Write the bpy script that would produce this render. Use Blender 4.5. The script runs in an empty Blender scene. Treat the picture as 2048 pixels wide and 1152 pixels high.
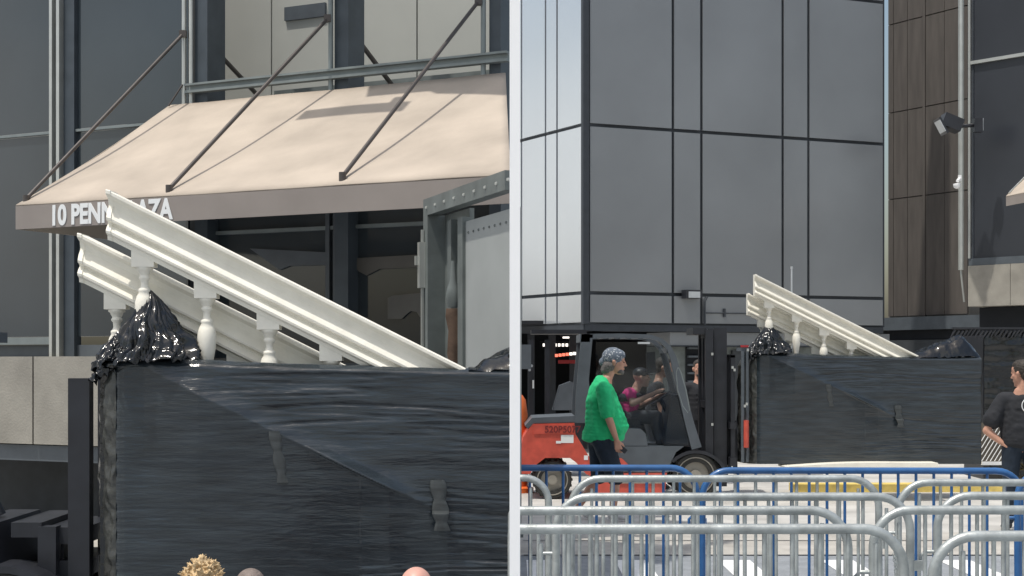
import bpy, bmesh, math, random
from mathutils import Vector, Matrix, noise
random.seed(7)
S = bpy.context.scene; C = S.collection; PI = math.pi
R = math.radians
# ------------------------------------------------------------------ camera
F = 3000.0; HY = 725.0; CX = 1024.0; EYE = 1.66
cam = bpy.data.objects.new('camera', bpy.data.cameras.new('camera')); C.objects.link(cam)
cam.data.sensor_width = 36; cam.data.lens = F/2048*36; cam.data.shift_y = (HY-576)/2048
cam.data.clip_start = 0.1; cam.data.clip_end = 500
cam.location = (0, 0, EYE); cam.rotation_euler = (PI/2, 0, 0); S.camera = cam
# ------------------------------------------------------------------ light
SUN_EL = 69.0; SUN_H = Vector((-0.80, -0.60)).normalized()
sunv = Vector((SUN_H.x*math.cos(R(SUN_EL)), SUN_H.y*math.cos(R(SUN_EL)), math.sin(R(SUN_EL))))
w = bpy.data.worlds.new('World'); S.world = w; w.use_nodes = True
nt = w.node_tree; bg = nt.nodes['Background']; sky = nt.nodes.new('ShaderNodeTexSky')
sky.sky_type = 'NISHITA'; sky.sun_disc = False; sky.sun_elevation = R(SUN_EL)
sky.sun_rotation = math.atan2(SUN_H.x, SUN_H.y); sky.dust_density = 4; sky.air_density = 1.4
cn = nt.nodes.new('ShaderNodeTexNoise'); cn.inputs['Scale'].default_value = 2.2; cn.inputs['Detail'].default_value = 7
ct = nt.nodes.new('ShaderNodeTexCoord'); nt.links.new(ct.outputs['Generated'], cn.inputs['Vector'])
cr = nt.nodes.new('ShaderNodeMapRange'); cr.inputs[1].default_value = .50; cr.inputs[2].default_value = .66; nt.links.new(cn.outputs[0], cr.inputs[0])
cm = nt.nodes.new('ShaderNodeMix'); cm.data_type = 'RGBA'; cm.inputs[7].default_value = (7.5,7.4,7.2,1)
nt.links.new(cr.outputs[0], cm.inputs[0]); nt.links.new(sky.outputs[0], cm.inputs[6]); nt.links.new(cm.outputs[2], bg.inputs[0]); bg.inputs[1].default_value = 0.135
sl = bpy.data.lights.new('sun', 'SUN'); sl.energy = 3.2; sl.angle = R(1.0); sl.color = (1, .95, .87)
so = bpy.data.objects.new('sun', sl); C.objects.link(so)
so.rotation_euler = sunv.to_track_quat('Z', 'Y').to_euler()
S.view_settings.view_transform = 'Standard'; S.view_settings.look = 'None'
S.view_settings.exposure = 0.0; S.view_settings.gamma = 1
# ------------------------------------------------------------------ materials
def mat(name, col, rough=.6, metal=0, var=.12, scale=6, bump=0, bscale=40, stretch=(1,1,1), spec=.5, emit=0, col2=None, coat=0):
    m = bpy.data.materials.new(name); m.use_nodes = True; n = m.node_tree.nodes; l = m.node_tree.links
    b = n['Principled BSDF']; b.inputs['Roughness'].default_value = rough; b.inputs['Metallic'].default_value = metal
    b.inputs['Specular IOR Level'].default_value = spec
    if coat: b.inputs['Coat Weight'].default_value = coat; b.inputs['Coat Roughness'].default_value = .1
    tc = n.new('ShaderNodeTexCoord'); mp = n.new('ShaderNodeMapping'); mp.inputs['Scale'].default_value = stretch
    l.new(tc.outputs['Object'], mp.inputs[0])
    no = n.new('ShaderNodeTexNoise'); no.inputs['Scale'].default_value = scale; no.inputs['Detail'].default_value = 6
    l.new(mp.outputs[0], no.inputs['Vector'])
    mx = n.new('ShaderNodeMix'); mx.data_type = 'RGBA'
    c2 = col2 if col2 else tuple(min(1, c*(1+var)) for c in col)
    c1 = col if col2 else tuple(c*(1-var) for c in col)
    mx.inputs[6].default_value = (*c1, 1); mx.inputs[7].default_value = (*c2, 1)
    rp = n.new('ShaderNodeMapRange'); rp.inputs[1].default_value = .3; rp.inputs[2].default_value = .7
    l.new(no.outputs[0], rp.inputs[0]); l.new(rp.outputs[0], mx.inputs[0]); l.new(mx.outputs[2], b.inputs['Base Color'])
    if bump:
        nb = n.new('ShaderNodeTexNoise'); nb.inputs['Scale'].default_value = bscale; nb.inputs['Detail'].default_value = 4
        l.new(mp.outputs[0], nb.inputs['Vector']); bu = n.new('ShaderNodeBump'); bu.inputs['Strength'].default_value = bump
        bu.inputs['Distance'].default_value = .02
        l.new(nb.outputs[0], bu.inputs['Height']); l.new(bu.outputs[0], b.inputs['Normal'])
    if emit:
        b.inputs['Emission Color'].default_value = (*col, 1); b.inputs['Emission Strength'].default_value = emit
    return m
M = {}
M['white'] = mat('white_paint', (.95,.95,.95), .7, var=.01)
M['cream'] = mat('cream_moulding', (.86,.83,.73), .55, var=.06, scale=9, bump=.08, bscale=60)
M['film'] = mat('black_film', (.026,.034,.041), .15, var=.35, scale=3, stretch=(1,1,7), bump=.28, bscale=8, spec=.6)
M['filmdk'] = mat('black_film_sheet', (.008,.010,.012), .12, var=.3, scale=3, bump=.25, bscale=12, spec=.6)
M['filmside'] = mat('black_film_brownish', (.05,.052,.048), .28, var=.35, scale=6, bump=.5, bscale=16, spec=.55)
M['ghost'] = mat('film_over_baluster', (.055,.062,.064), .3, var=.3, scale=8, stretch=(1,1,6), spec=.5)
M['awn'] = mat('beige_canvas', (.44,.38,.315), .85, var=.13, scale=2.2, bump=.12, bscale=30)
M['awnv'] = mat('shaded_valance_canvas', (.27,.24,.22), .85, var=.07, scale=3, bump=.05, bscale=200)  # same beige canvas, darkened so the colour carries the valance's shade
M['letter'] = mat('white_lettering', (.78,.80,.80), .6, var=.03)
M['dglass'] = mat('dark_glass', (.034,.044,.052), .08, var=.2, scale=.7, spec=.9)
M['dglass2'] = mat('dull_dark_glass', (.030,.034,.042), .32, var=.25, scale=.5, spec=.5)
M['mull'] = mat('aluminium', (.55,.56,.53), .35, .7, var=.08)
M['mulld'] = mat('dark_steel', (.06,.075,.09), .45, .2, var=.15)
M['panelL'] = mat('pale_panel', (.42,.43,.40), .6, var=.04, scale=2)
M['seam'] = mat('dark_seam', (.06,.065,.07), .6)
M['conc'] = mat('concrete', (.30,.285,.25), .85, var=.16, scale=3, bump=.2, bscale=50)
M['darkwall'] = mat('dark_wall', (.05,.056,.062), .7, var=.15)
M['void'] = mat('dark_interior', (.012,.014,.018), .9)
M['galv'] = mat('galvanised_beam', (.22,.25,.25), .5, .4, var=.12)
M['rod'] = mat('brown_rod', (.09,.08,.075), .45, .4, var=.2)
M['truckw'] = mat('white_truck_panel', (.33,.35,.345), .5, var=.07, scale=3)
M['truckg'] = mat('truck_frame_grey', (.16,.18,.175), .5, .3, var=.2)
M['metalpanel'] = mat('grey_metal_panel', (.225,.24,.255), .26, .28, var=.12, scale=.4, bump=.05, bscale=.9)
M['metalpanel2'] = mat('skylit_metal_panel', (.66,.70,.74), .12, .55, var=.03, scale=.5)  # same grey cladding, sky reflection on this face put into the colour
M['joint'] = mat('panel_joint', (.035,.042,.052), .6)
M['slab'] = mat('brown_slab', (.090,.079,.070), .75, var=.18, scale=8, stretch=(1,1,.15))
M['slabj'] = mat('brown_slab_joint', (.20,.19,.175), .7)
M['pave'] = mat('pale_pavement', (.50,.49,.46), .85, var=.22, scale=1.6, bump=.1, bscale=60)
M['pave2'] = mat('beige_pavement', (.44,.42,.38), .85, var=.2, scale=2.4, bump=.1, bscale=60)
M['asph'] = mat('asphalt', (.27,.29,.31), .85, var=.15, scale=5, bump=.3, bscale=90)
M['line'] = mat('road_paint', (.82,.83,.82), .7, var=.06, scale=20)
M['yellow'] = mat('yellow_paint', (.78,.60,.18), .7, var=.2, scale=9)
M['galvt'] = mat('galvanised_tube', (.44,.47,.46), .42, .5, var=.28, scale=11, bump=.12)
M['bluet'] = mat('blue_tube', (.03,.12,.31), .33, .0, var=.25, scale=9, coat=.3)
M['red'] = mat('red_paint', (.56,.085,.055), .42, var=.22, scale=7, bump=.04, bscale=30, coat=.2)
M['black'] = mat('black_metal', (.018,.02,.026), .42, .0, var=.25, scale=6, spec=.5)
M['fgrey'] = mat('forklift_grey', (.085,.10,.115), .45, .0, var=.12)
M['rub'] = mat('rubber', (.03,.03,.028), .8, var=.3, bump=.3)
M['rim'] = mat('wheel_rim', (.30,.28,.24), .5, .2)
M['skin'] = mat('skin', (.50,.27,.19), .5, var=.1, scale=12)
M['skinp'] = mat('pink_skin', (.66,.36,.29), .45, var=.1, scale=12)
M['skind'] = mat('tan_skin', (.46,.26,.18), .5, var=.1, scale=12)
M['green'] = mat('green_cotton', (.015,.50,.19), .8, var=.12, scale=7, bump=.25, bscale=14)
M['blk'] = mat('black_cotton', (.018,.02,.025), .85, var=.25, scale=7, bump=.3, bscale=14)
M['navy'] = mat('navy_cotton', (.012,.022,.038), .85, var=.25, scale=7, bump=.3, bscale=14)
M['greyc'] = mat('grey_trousers', (.05,.055,.065), .85, var=.2, scale=7, bump=.3, bscale=14)
M['magenta'] = mat('magenta_cotton', (.70,.03,.22), .8, var=.15, scale=7)
M['hair'] = mat('dark_hair', (.035,.028,.022), .6, var=.4, scale=40, bump=.5, bscale=60)
M['hairg'] = mat('greying_hair', (.13,.12,.115), .6, var=.4, scale=50, bump=.5, bscale=60)
M['hairb'] = mat('blond_hair', (.55,.40,.22), .6, var=.4, scale=40, bump=.6, bscale=50)
M['hairc'] = mat('cropped_hair', (.20,.16,.14), .6, var=.2, scale=60, bump=.4, bscale=90)
M['shoe'] = mat('pale_trainer', (.65,.65,.66), .6, var=.1)
M['eye'] = mat('dark_eye', (.02,.015,.012), .3)
M['orange'] = mat('orange_plastic', (.80,.17,.04), .45, var=.08)
M['stripe'] = mat('brown_board', (.13,.11,.085), .7)
M['lampon'] = mat('lit_lamp', (1,.93,.85), .5, emit=1.6)
M['redlamp'] = mat('lit_red_lamp', (1,.22,.14), .5, emit=1.3)
M['lens'] = mat('lamp_lens', (.5,.53,.55), .2, var=.05)
M['tail'] = mat('red_plastic', (.35,.02,.025), .4)
# patterned bandana
def bandana():
    m = mat('patterned_bandana', (.12,.14,.17), .85, var=.1); n = m.node_tree.nodes; l = m.node_tree.links
    v = n.new('ShaderNodeTexVoronoi'); v.inputs['Scale'].default_value = 45
    tc = n.new('ShaderNodeTexCoord'); l.new(tc.outputs['Object'], v.inputs['Vector'])
    r = n.new('ShaderNodeMapRange'); r.inputs[1].default_value = .25; r.inputs[2].default_value = .35
    l.new(v.outputs[0], r.inputs[0]); mx = n.new('ShaderNodeMix'); mx.data_type = 'RGBA'
    mx.inputs[6].default_value = (.55,.58,.6,1); mx.inputs[7].default_value = (.13,.16,.20,1)
    l.new(r.outputs[0], mx.inputs[0]); l.new(mx.outputs[2], n['Principled BSDF'].inputs['Base Color']); return m
M['bandana'] = bandana()
def tint():
    m = bpy.data.materials.new('tinted_pane'); m.use_nodes = True; n = m.node_tree.nodes; l = m.node_tree.links
    for x in list(n):
        if x.type == 'BSDF_PRINCIPLED': n.remove(x)
    t = n.new('ShaderNodeBsdfTransparent'); t.inputs[0].default_value = (.72,.76,.78,1)
    g = n.new('ShaderNodeBsdfGlossy'); g.inputs['Roughness'].default_value = .05
    no = n.new('ShaderNodeTexNoise'); no.inputs['Scale'].default_value = 2
    mr = n.new('ShaderNodeMapRange'); mr.inputs[3].default_value = .015; mr.inputs[4].default_value = .05
    l.new(no.outputs[0], mr.inputs[0])
    mx = n.new('ShaderNodeMixShader'); l.new(mr.outputs[0], mx.inputs[0]); l.new(t.outputs[0], mx.inputs[1]); l.new(g.outputs[0], mx.inputs[2])
    l.new(mx.outputs[0], n['Material Output'].inputs[0]); return m
M['tint'] = tint()
# ------------------------------------------------------------------ helpers
ORG = {}
def P(px, py, d): return Vector(((px-CX)/F*d, d, EYE-(py-HY)/F*d))
def tag(o, label=None, cat=None, group=None, kind=None):
    if label: o['label'] = label
    if cat: o['category'] = cat
    if group: o['group'] = group
    if kind: o['kind'] = kind
    return o
def thing(name, label, cat, loc=(0,0,0), rz=0, group=None, world=False):
    o = bpy.data.objects.new(name, None); C.objects.link(o); o.empty_display_size = .2
    o.location = loc; o.rotation_euler = (0,0,rz)
    if world: ORG[o.name] = Vector(loc)
    return tag(o, label, cat, group)
def link(name, me, m, parent=None, smooth=False, ang=None):
    o = bpy.data.objects.new(name, me); C.objects.link(o)
    if m is not None: me.materials.clear(); me.materials.append(m)
    off = Vector((0,0,0))
    if parent is not None:
        p = parent
        while p is not None:
            if p.name in ORG: off = off + ORG[p.name]; break
            p = p.parent
        if parent.name not in ORG and p is not None:   # sub-part of a world-built part: part objects sit at the thing's origin
            pass
        o.parent = parent
    else:
        vs = [v.co for v in me.vertices]
        off = Vector((sum(v.x for v in vs)/len(vs), sum(v.y for v in vs)/len(vs), min(v.z for v in vs))); o.location = off
    if off.length > 0: me.transform(Matrix.Translation(-off))
    if smooth:
        for p in me.polygons: p.use_smooth = True
        if ang:
            try: me.set_sharp_from_angle(angle=R(ang))
            except Exception: pass
    return o
class MB:
    def __init__(s): s.bm = bmesh.new()
    def box(s, a, b, mtx=None):
        x0,x1 = sorted((a[0],b[0])); y0,y1 = sorted((a[1],b[1])); z0,z1 = sorted((a[2],b[2]))
        co = [(x0,y0,z0),(x1,y0,z0),(x1,y1,z0),(x0,y1,z0),(x0,y0,z1),(x1,y0,z1),(x1,y1,z1),(x0,y1,z1)]
        v = [s.bm.verts.new(mtx @ Vector(c) if mtx else c) for c in co]
        for f in ((0,3,2,1),(4,5,6,7),(0,1,5,4),(1,2,6,5),(2,3,7,6),(3,0,4,7)): s.bm.faces.new([v[i] for i in f])
        return s
    def cyl(s, p0, p1, r0, r1=None, n=12, cap=True):
        r1 = r0 if r1 is None else r1
        p0 = Vector(p0); p1 = Vector(p1); d = (p1-p0).normalized()
        a = Vector((0,0,1)) if abs(d.z) < .9 else Vector((1,0,0)); x = d.cross(a).normalized(); y = d.cross(x)
        A = [s.bm.verts.new(p0+(x*math.cos(2*PI*i/n)+y*math.sin(2*PI*i/n))*r0) for i in range(n)]
        B = [s.bm.verts.new(p1+(x*math.cos(2*PI*i/n)+y*math.sin(2*PI*i/n))*r1) for i in range(n)]
        for i in range(n): s.bm.faces.new((A[i], A[(i+1)%n], B[(i+1)%n], B[i]))
        if cap: s.bm.faces.new(A[::-1]); s.bm.faces.new(B)
        return s
    def tube(s, pts, r, n=12):
        pts = [Vector(p) for p in pts]; rings = []; ref = None
        for i, p in enumerate(pts):
            d = (pts[min(i+1, len(pts)-1)]-pts[max(i-1, 0)]).normalized()
            if ref is None: ref = Vector((0,1,0)) if abs(d.y) < .9 else Vector((1,0,0))
            x = d.cross(ref).normalized(); y = d.cross(x).normalized(); 
            rr = r[i] if isinstance(r, (list,tuple)) else r
            rings.append([s.bm.verts.new(p+(x*math.cos(2*PI*k/n)+y*math.sin(2*PI*k/n))*rr) for k in range(n)])
        for a, b in zip(rings, rings[1:]):
            for k in range(n): s.bm.faces.new((a[k], a[(k+1)%n], b[(k+1)%n], b[k]))
        s.bm.faces.new(rings[0][::-1]); s.bm.faces.new(rings[-1]); return s
    def prism(s, poly, y0, y1):                 # poly in (x,z), extruded along y
        A = [s.bm.verts.new((x,y0,z)) for x,z in poly]; B = [s.bm.verts.new((x,y1,z)) for x,z in poly]; n = len(poly)
        s.bm.faces.new(A); s.bm.faces.new(B[::-1])
        for i in range(n): s.bm.faces.new((A[i], B[i], B[(i+1)%n], A[(i+1)%n]))
        return s
    def lathe(s, c, prof, n=20, sq=False):      # prof: list of (r,z)
        rings = []
        for r, z in prof: rings.append([s.bm.verts.new((c[0]+r*math.cos(2*PI*k/n), c[1]+r*math.sin(2*PI*k/n), c[2]+z)) for k in range(n)])
        for a, b in zip(rings, rings[1:]):
            for k in range(n): s.bm.faces.new((a[k], a[(k+1)%n], b[(k+1)%n], b[k]))
        s.bm.faces.new(rings[0][::-1]); s.bm.faces.new(rings[-1]); return s
    def quad(s, *pts): s.bm.faces.new([s.bm.verts.new(p) for p in pts]); return s
    def loft(s, secs, cap=True):
        rings = [[s.bm.verts.new(p) for p in sec] for sec in secs]; n = len(secs[0])
        for a, b in zip(rings, rings[1:]):
            for k in range(n): s.bm.faces.new((a[k], a[(k+1)%n], b[(k+1)%n], b[k]))
        if cap: s.bm.faces.new(rings[0][::-1]); s.bm.faces.new(rings[-1])
        return s
    def build(s, name, m, parent=None, smooth=False, ang=40, bevel=0):
        if bevel: bmesh.ops.bevel(s.bm, geom=[e for e in s.bm.edges if len(e.link_faces) == 2 and e.calc_face_angle(0) > .5], offset=bevel, segments=2, affect='EDGES', clamp_overlap=True)
        bmesh.ops.recalc_face_normals(s.bm, faces=s.bm.faces)
        me = bpy.data.meshes.new(name); s.bm.to_mesh(me); s.bm.free()
        return link(name, me, m, parent, smooth, ang)
def copy_thing(o):
    r = o.copy(); C.objects.link(r)
    for ch in list(o.children):
        c = ch.copy(); C.objects.link(c); c.parent = r
        for g in list(ch.children):
            d = g.copy(); C.objects.link(d); d.parent = c
    return r
def text_mesh(txt, size, sx=1, ext=.004, bold=.0):
    cu = bpy.data.curves.new('lettering', 'FONT'); cu.body = txt; cu.size = size; cu.extrude = ext; cu.offset = bold
    o = bpy.data.objects.new('tmp', cu); C.objects.link(o)
    dg = bpy.context.evaluated_depsgraph_get(); me = bpy.data.meshes.new_from_object(o.evaluated_get(dg))
    bpy.data.objects.remove(o)
    me.transform(Matrix.Diagonal((sx,1,1,1))); return me

# ================================================================== GROUND
def sheet(name, x0, x1, y0, y1, z, m):
    b = MB(); b.quad((x0,y0,z),(x1,y0,z),(x1,y1,z),(x0,y1,z)); o = b.build(name, m); tag(o, kind='structure'); return o
sheet('ground', -300, 300, -300, 300, 0, M['pave'])
sheet('road', -40, 40, -6, 12.87, .004, M['asph'])
sheet('pavement', -40, 40, 12.87, 14.6, .006, M['pave2'])
b = MB()
for i, x in enumerate((.12, .86, 1.72, 2.58, 3.56)):
    wd = .27 if i else .16
    b.quad((x,8.6,.008),(x+wd,8.6,.008),(x+wd,12.55,.008),(x,12.55,.008))
tag(b.build('crosswalk', M['line']), kind='structure')
b = MB(); b.box((3.6,19.2,0),(7.4,19.5,.10)); tag(b.build('kerb', M['yellow'], bevel=.01), kind='structure')
b = MB(); b.quad((.1,13.9,.010),(9,13.9,.010),(9,13.93,.010),(.1,13.93,.010)); b.quad((.1,12.85,.010),(9,12.85,.010),(9,12.89,.010),(.1,12.89,.010))
tag(b.build('pavement_joint', M['seam']), kind='structure')

# ================================================================== plane frames
class Plane:
    """vertical facade frame: point Q, unit direction u (to the right in the view), n towards the viewer"""
    def __init__(s, Q, u): 
        s.Q = Vector(Q); s.u = Vector(u).normalized(); s.n = Vector((s.u.y, -s.u.x))
        s.m = Matrix(((s.u.x, s.n.x, 0, s.Q.x), (s.u.y, s.n.y, 0, s.Q.y), (0,0,1,0), (0,0,0,1)))
    def t(s, px, off=0):
        r = Vector(((px-CX)/F, 1)); return (s.Q.dot(s.n)+off)/r.dot(s.n)
    def U(s, px, off=0):
        r = Vector(((px-CX)/F, 1)); return (r*s.t(px,off)-s.Q).dot(s.u)
    def Z(s, px, py, off=0): return EYE-(py-HY)/F*s.t(px,off)
    def W(s, u, n, z): return s.m @ Vector((u,n,z))
# ================================================================== LEFT: dark glass block with awning
A = Plane((( 500-CX)/F*13.2, 13.2), (.895,-.446))
z0L, z1L = 0, 6.8
lb = thing('office_building', 'dark glass office block with concrete ledge and steel frame above the long beige awning', 'building', (A.Q.x, A.Q.y, 0), world=True)
uL = A.U(-260); uA = A.U(368); uR = A.U(1019)
# concrete ledge
zc1 = A.Z(60,713,.25); zc0 = A.Z(60,888,.25)
b = MB(); b.box((uL,-.2,zc0),(A.U(66,.25)-.01,.25,zc1),A.m); b.box((A.U(66,.25)+.01,-.2,zc0),(A.U(300,.25),.25,zc1),A.m)
b.box((uL,-.3,zc1-.02),(A.U(300),.2,zc1-.01),A.m)
b.build('concrete_ledge', M['conc'], lb, bevel=.008)
b = MB(); b.box((A.U(300,.2)+.01,-.2,.3),(A.U(1019,-.2),.1,zc1-.06),A.m); b.build('plinth', M['darkwall'], lb)
# recess beneath the ledge
b = MB(); b.box((uL,-.75,0),(A.U(1019,-.75),-.65,zc1),A.m); b.build('recess_wall', M['darkwall'], lb)
b = MB(); b.box((uL,-.1,zc0-.16),(A.U(300),.2,zc0-.012),A.m); b.box((A.U(-60),.0,0),(A.U(-20),.2,zc0-.17),A.m); b.build('soffit_beam', M['fgrey'], lb)
# glass panes
def pane(px0, px1, py0, py1, off=-.1, ref=None):
    ref = ref if ref is not None else px0
    b = MB(); b.box((A.U(px0,off)+.01,off-.03,A.Z(ref,py0,off)),(A.U(px1,off)-.01,off,A.Z(ref,py1,off)),A.m)
    return b.build('window', M['dglass'], lb)
zt = z1L
def wz(u0,u1,a,c,off=-.1,name='window',m='dglass'):
    b = MB(); b.box((u0,off-.03,a),(u1,off,c),A.m); return b.build(name, M[m], lb)
zs = A.Z(60,682,-.05); zh = A.Z(60,268,-.05); zband = zs
u1 = A.U(97); u2 = A.U(121); u3 = A.U(362)
wz(uL, u1, zs+.04, zh-.02); wz(uL, u1, zh+.02, zt); wz(u2, u3, zs+.04, zh-.02); wz(u2, u3, zh+.02, zt)
wz(uL, u3, zc1, zs-.04, name='spandrel_panel', m='fgrey')
b = MB(); b.box((uL,-.14,zs-.035),(u1,-.02,zs+.035),A.m); b.build('window_sill', M['galv'], lb, bevel=.004)
b = MB(); b.box((uL,-.14,zh-.012),(u1,-.07,zh+.012),A.m); b.box((u2,-.14,zh-.012),(u3,-.07,zh+.012),A.m); b.build('transom', M['galv'], lb)
b = MB(); b.box((u1,-.2,zc1-.0),(u2,-.06,zt),A.m); b.build('mullion_channel', M['mulld'], lb)
for (pa, pb) in ((98,103.5),(112,118)):
    b = MB(); b.box((A.U(pa),-.06,zc1),(A.U(pb),.0,zt),A.m); b.build('mullion', M['mull'], lb, bevel=.003)
b = MB(); b.box((A.U(121),-.15,zc1),(A.U(140),-.055,zt),A.m); b.build('pilaster', M['mulld'], lb)
# steel frame columns
cols = []
for (p, dark0, dark1, tubes) in ((368, 384, 409, (366,380)), (659, 664, 691, (659,)), (965, 974, 997, (964,))):
    b = MB(); b.box((A.U(dark0),-.30,1.7),(A.U(dark1),-.04,zt),A.m); b.build('steel_column', M['mulld'], lb)
    for q in tubes:
        u = A.U(q); b = MB(); b.cyl(A.W(u+.012,.0,3.1), A.W(u+.012,.0,zt), .021); b.build('post', M['galv' if p > 400 else 'mull'], lb, smooth=True)
# horizontal rail: two flanges and web
zr0 = A.Z(375,188,0); zr1 = A.Z(375,170,0)
b = MB(); b.box((A.U(376),-.02,zr0),(uR,.05,zr0+.022),A.m); b.box((A.U(376),-.02,zr1-.018),(uR,.06,zr1),A.m); b.box((A.U(376),-.015,zr0+.022),(uR,.02,zr1-.018),A.m)
b.build('rail', M['galv'], lb)
b = MB(); b.box((A.U(410),-1.15,4.17),(A.U(1019,-1.15),-1.05,4.26),A.m); b.build('rear_rail', M['truckg'], lb)
# rear braces
for (pa,ya,pb,yb) in ((412,80,510,185),(692,48,790,178),(996,10,1019.5,50)):
    pA = A.W(A.U(pa,-.1),-.1,A.Z(pa,ya,-.1)); pB = A.W(A.U(pb,-1.0),-1.0,A.Z(pb,yb,-1.0))
    b = MB(); b.cyl(pA, pB, .022); b.build('brace', M['rod'], lb, smooth=True)
# lower glazing below the awning
zq0 = zc1-.06; zq1 = A.Z(600,395,-.3); ztr = A.Z(600,463,-.3)
ml = A.U(668,-.2)
wz(u3, ml, zq0, ztr, -.2); wz(u3, ml, ztr+.02, 3.7, -.2); wz(ml+.02, A.U(1019,-.23), zq0, ztr, -.2); wz(ml+.02, A.U(1019,-.23), ztr+.02, 3.7, -.2)
b = MB(); b.box((A.U(380,-.2),-.24,ztr-.01),(A.U(1019,-.24),-.16,ztr+.022),A.m); b.build('transom', M['galv'], lb)
for q in (657,672):
    b = MB(); b.box((A.U(q,-.2),-.24,zq0),(A.U(q+8,-.2),-.15,3.7),A.m); b.build('mullion', M['fgrey'], lb)
# window reflections beside the truck, painted as flat pale shapes on the glass
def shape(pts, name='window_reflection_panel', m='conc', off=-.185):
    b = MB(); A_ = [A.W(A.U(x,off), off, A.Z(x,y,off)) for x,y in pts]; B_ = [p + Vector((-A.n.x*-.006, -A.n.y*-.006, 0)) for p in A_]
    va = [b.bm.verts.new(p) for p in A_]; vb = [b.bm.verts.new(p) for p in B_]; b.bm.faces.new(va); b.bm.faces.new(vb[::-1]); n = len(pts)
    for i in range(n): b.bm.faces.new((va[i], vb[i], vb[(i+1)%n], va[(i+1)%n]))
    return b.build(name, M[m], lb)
M['dim'] = mat('dim_reflection', (.115,.11,.10), .6, var=.1)
shape([(702,517),(862,508),(862,534),(760,538),(734,551),(718,543),(702,528)], 'reflection_patch', 'dim')
shape([(776,596),(786,591),(862,584),(862,636),(840,634),(834,624),(822,622),(812,630),(804,638),(776,638)], 'reflection_patch', 'dim')
shape([(500,497),(660,505),(660,530),(580,532),(560,540)], 'reflection_patch', 'fgrey', -.186)
# unseen slab and bar, added overhead to shade the awning's upper right
b = MB(); zL = 5.75; pl_ = [(A.U(560),0),(A.U(600),.50),(A.U(680),.62),(A.U(700),.92),(A.U(820),.90),(A.U(840),.98),(A.U(1019),1.22),(A.U(1019),0)]
va = [b.bm.verts.new(A.W(u,n,zL)) for u,n in pl_]; vb = [b.bm.verts.new(A.W(u,n,zL+.12)) for u,n in pl_]; b.bm.faces.new(va); b.bm.faces.new(vb[::-1])
for i in range(len(pl_)): b.bm.faces.new((va[i],vb[i],vb[(i+1)%len(pl_)],va[(i+1)%len(pl_)]))
b.build('awning_shade_slab', M['galv'], lb)
b = MB(); b.box((A.U(600),1.12,zL),(A.U(800),1.32,zL+.05),A.m); b.box((A.U(760),1.0,zL+.002),(A.U(780),1.12,zL+.05),A.m); b.build('awning_shade_bar', M['galv'], lb)
# canopy
aw = thing('awning', 'long beige canvas awning lettered 10 PENN PLAZA on its front edge, hung from brown rods', 'awning', (A.Q.x, A.Q.y, 2.8), world=True)
OFF = 1.925
ua0 = A.U(32, OFF); ua1 = uR-.02; ua2 = A.U(1022, OFF)
zf = 2.83; ztop = A.Z(340,212,.03); zf_b = A.Z(32,459,OFF)
zf = A.Z(32,412,OFF)
nU, nN = 60, 16
b = MB(); grid = []
ub0 = A.U(340, .03)
for i in range(nU+1):
    row = []
    for j in range(nN+1):
        t = j/nN; ue = ua1+(ua2-ua1)*t; u = (ub0+(ua0-ub0)*t) + (ue-ub0-(ua0-ub0)*t)*i/nU
        sag = -.035*math.sin(PI*t)*(1 - .5*abs(math.cos(u*PI/1.3)))
        row.append(b.bm.verts.new(A.W(u, .03+(OFF-.03)*t, ztop+(zf-ztop)*t + sag + .006*noise.noise(Vector((u*1.5, t*3, 0))))))
    grid.append(row)
for i in range(nU):
    for j in range(nN): b.bm.faces.new((grid[i][j], grid[i+1][j], grid[i+1][j+1], grid[i][j+1]))
cv = b.build('canopy', M['awn'], aw, smooth=True)
sd = cv.modifiers.new('solid', 'SOLIDIFY'); sd.thickness = .008
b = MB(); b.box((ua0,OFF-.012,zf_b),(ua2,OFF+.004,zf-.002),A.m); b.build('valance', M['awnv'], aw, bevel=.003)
b = MB()
ps = [A.W(ub0+.01,.03,ztop-.01), A.W(ua0+.004,OFF-.015,zf-.012), A.W(ua0+.004,OFF-.015,zf_b), A.W(ub0+.01,.03,zf_b)]
vs = [b.bm.verts.new(p) for p in ps]; vt = [b.bm.verts.new(p+Vector((A.u.x*.006,A.u.y*.006,0))) for p in ps]
b.bm.faces.new(vs); b.bm.faces.new(vt[::-1])
for i in range(4): b.bm.faces.new((vs[i], vt[i], vt[(i+1)%4], vs[(i+1)%4]))
b.build('side_flap', M['awn'], aw)
for (pt, yt, pf, yf) in ((369,69,52,398),(658,38,338,378),(959,4,685,353)):
    T = A.W(A.U(pt),0.02,A.Z(pt,yt)); Ft = A.W(A.U(pf,OFF-.08),OFF-.08,A.Z(pf,yf,OFF-.08))
    b = MB(); b.cyl(T, Ft, .016, n=10); r_ = b.build('rod', M['rod'], aw, smooth=True)
    b = MB(); b.cyl(Ft-Vector((0,0,.035)), Ft+Vector((0,0,.03)), .026); b.build('rod_end', M['rod'], r_, smooth=True, ang=40); b = MB(); b.box((T.x-.03,T.y-.03,T.z-.03),(T.x+.03,T.y+.03,T.z+.03)); b.build('rod_bracket', M['rod'], r_, bevel=.004)
b = MB(); b.cyl(A.W(A.U(368),0.02,A.Z(368,170)), A.W(A.U(337,.1),.1,A.Z(337,212,.1)), .008); b.build('stay_wire', M['rod'], aw)
zt0 = zf_b+.012
hgt = (zf-zf_b)-.022
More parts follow.
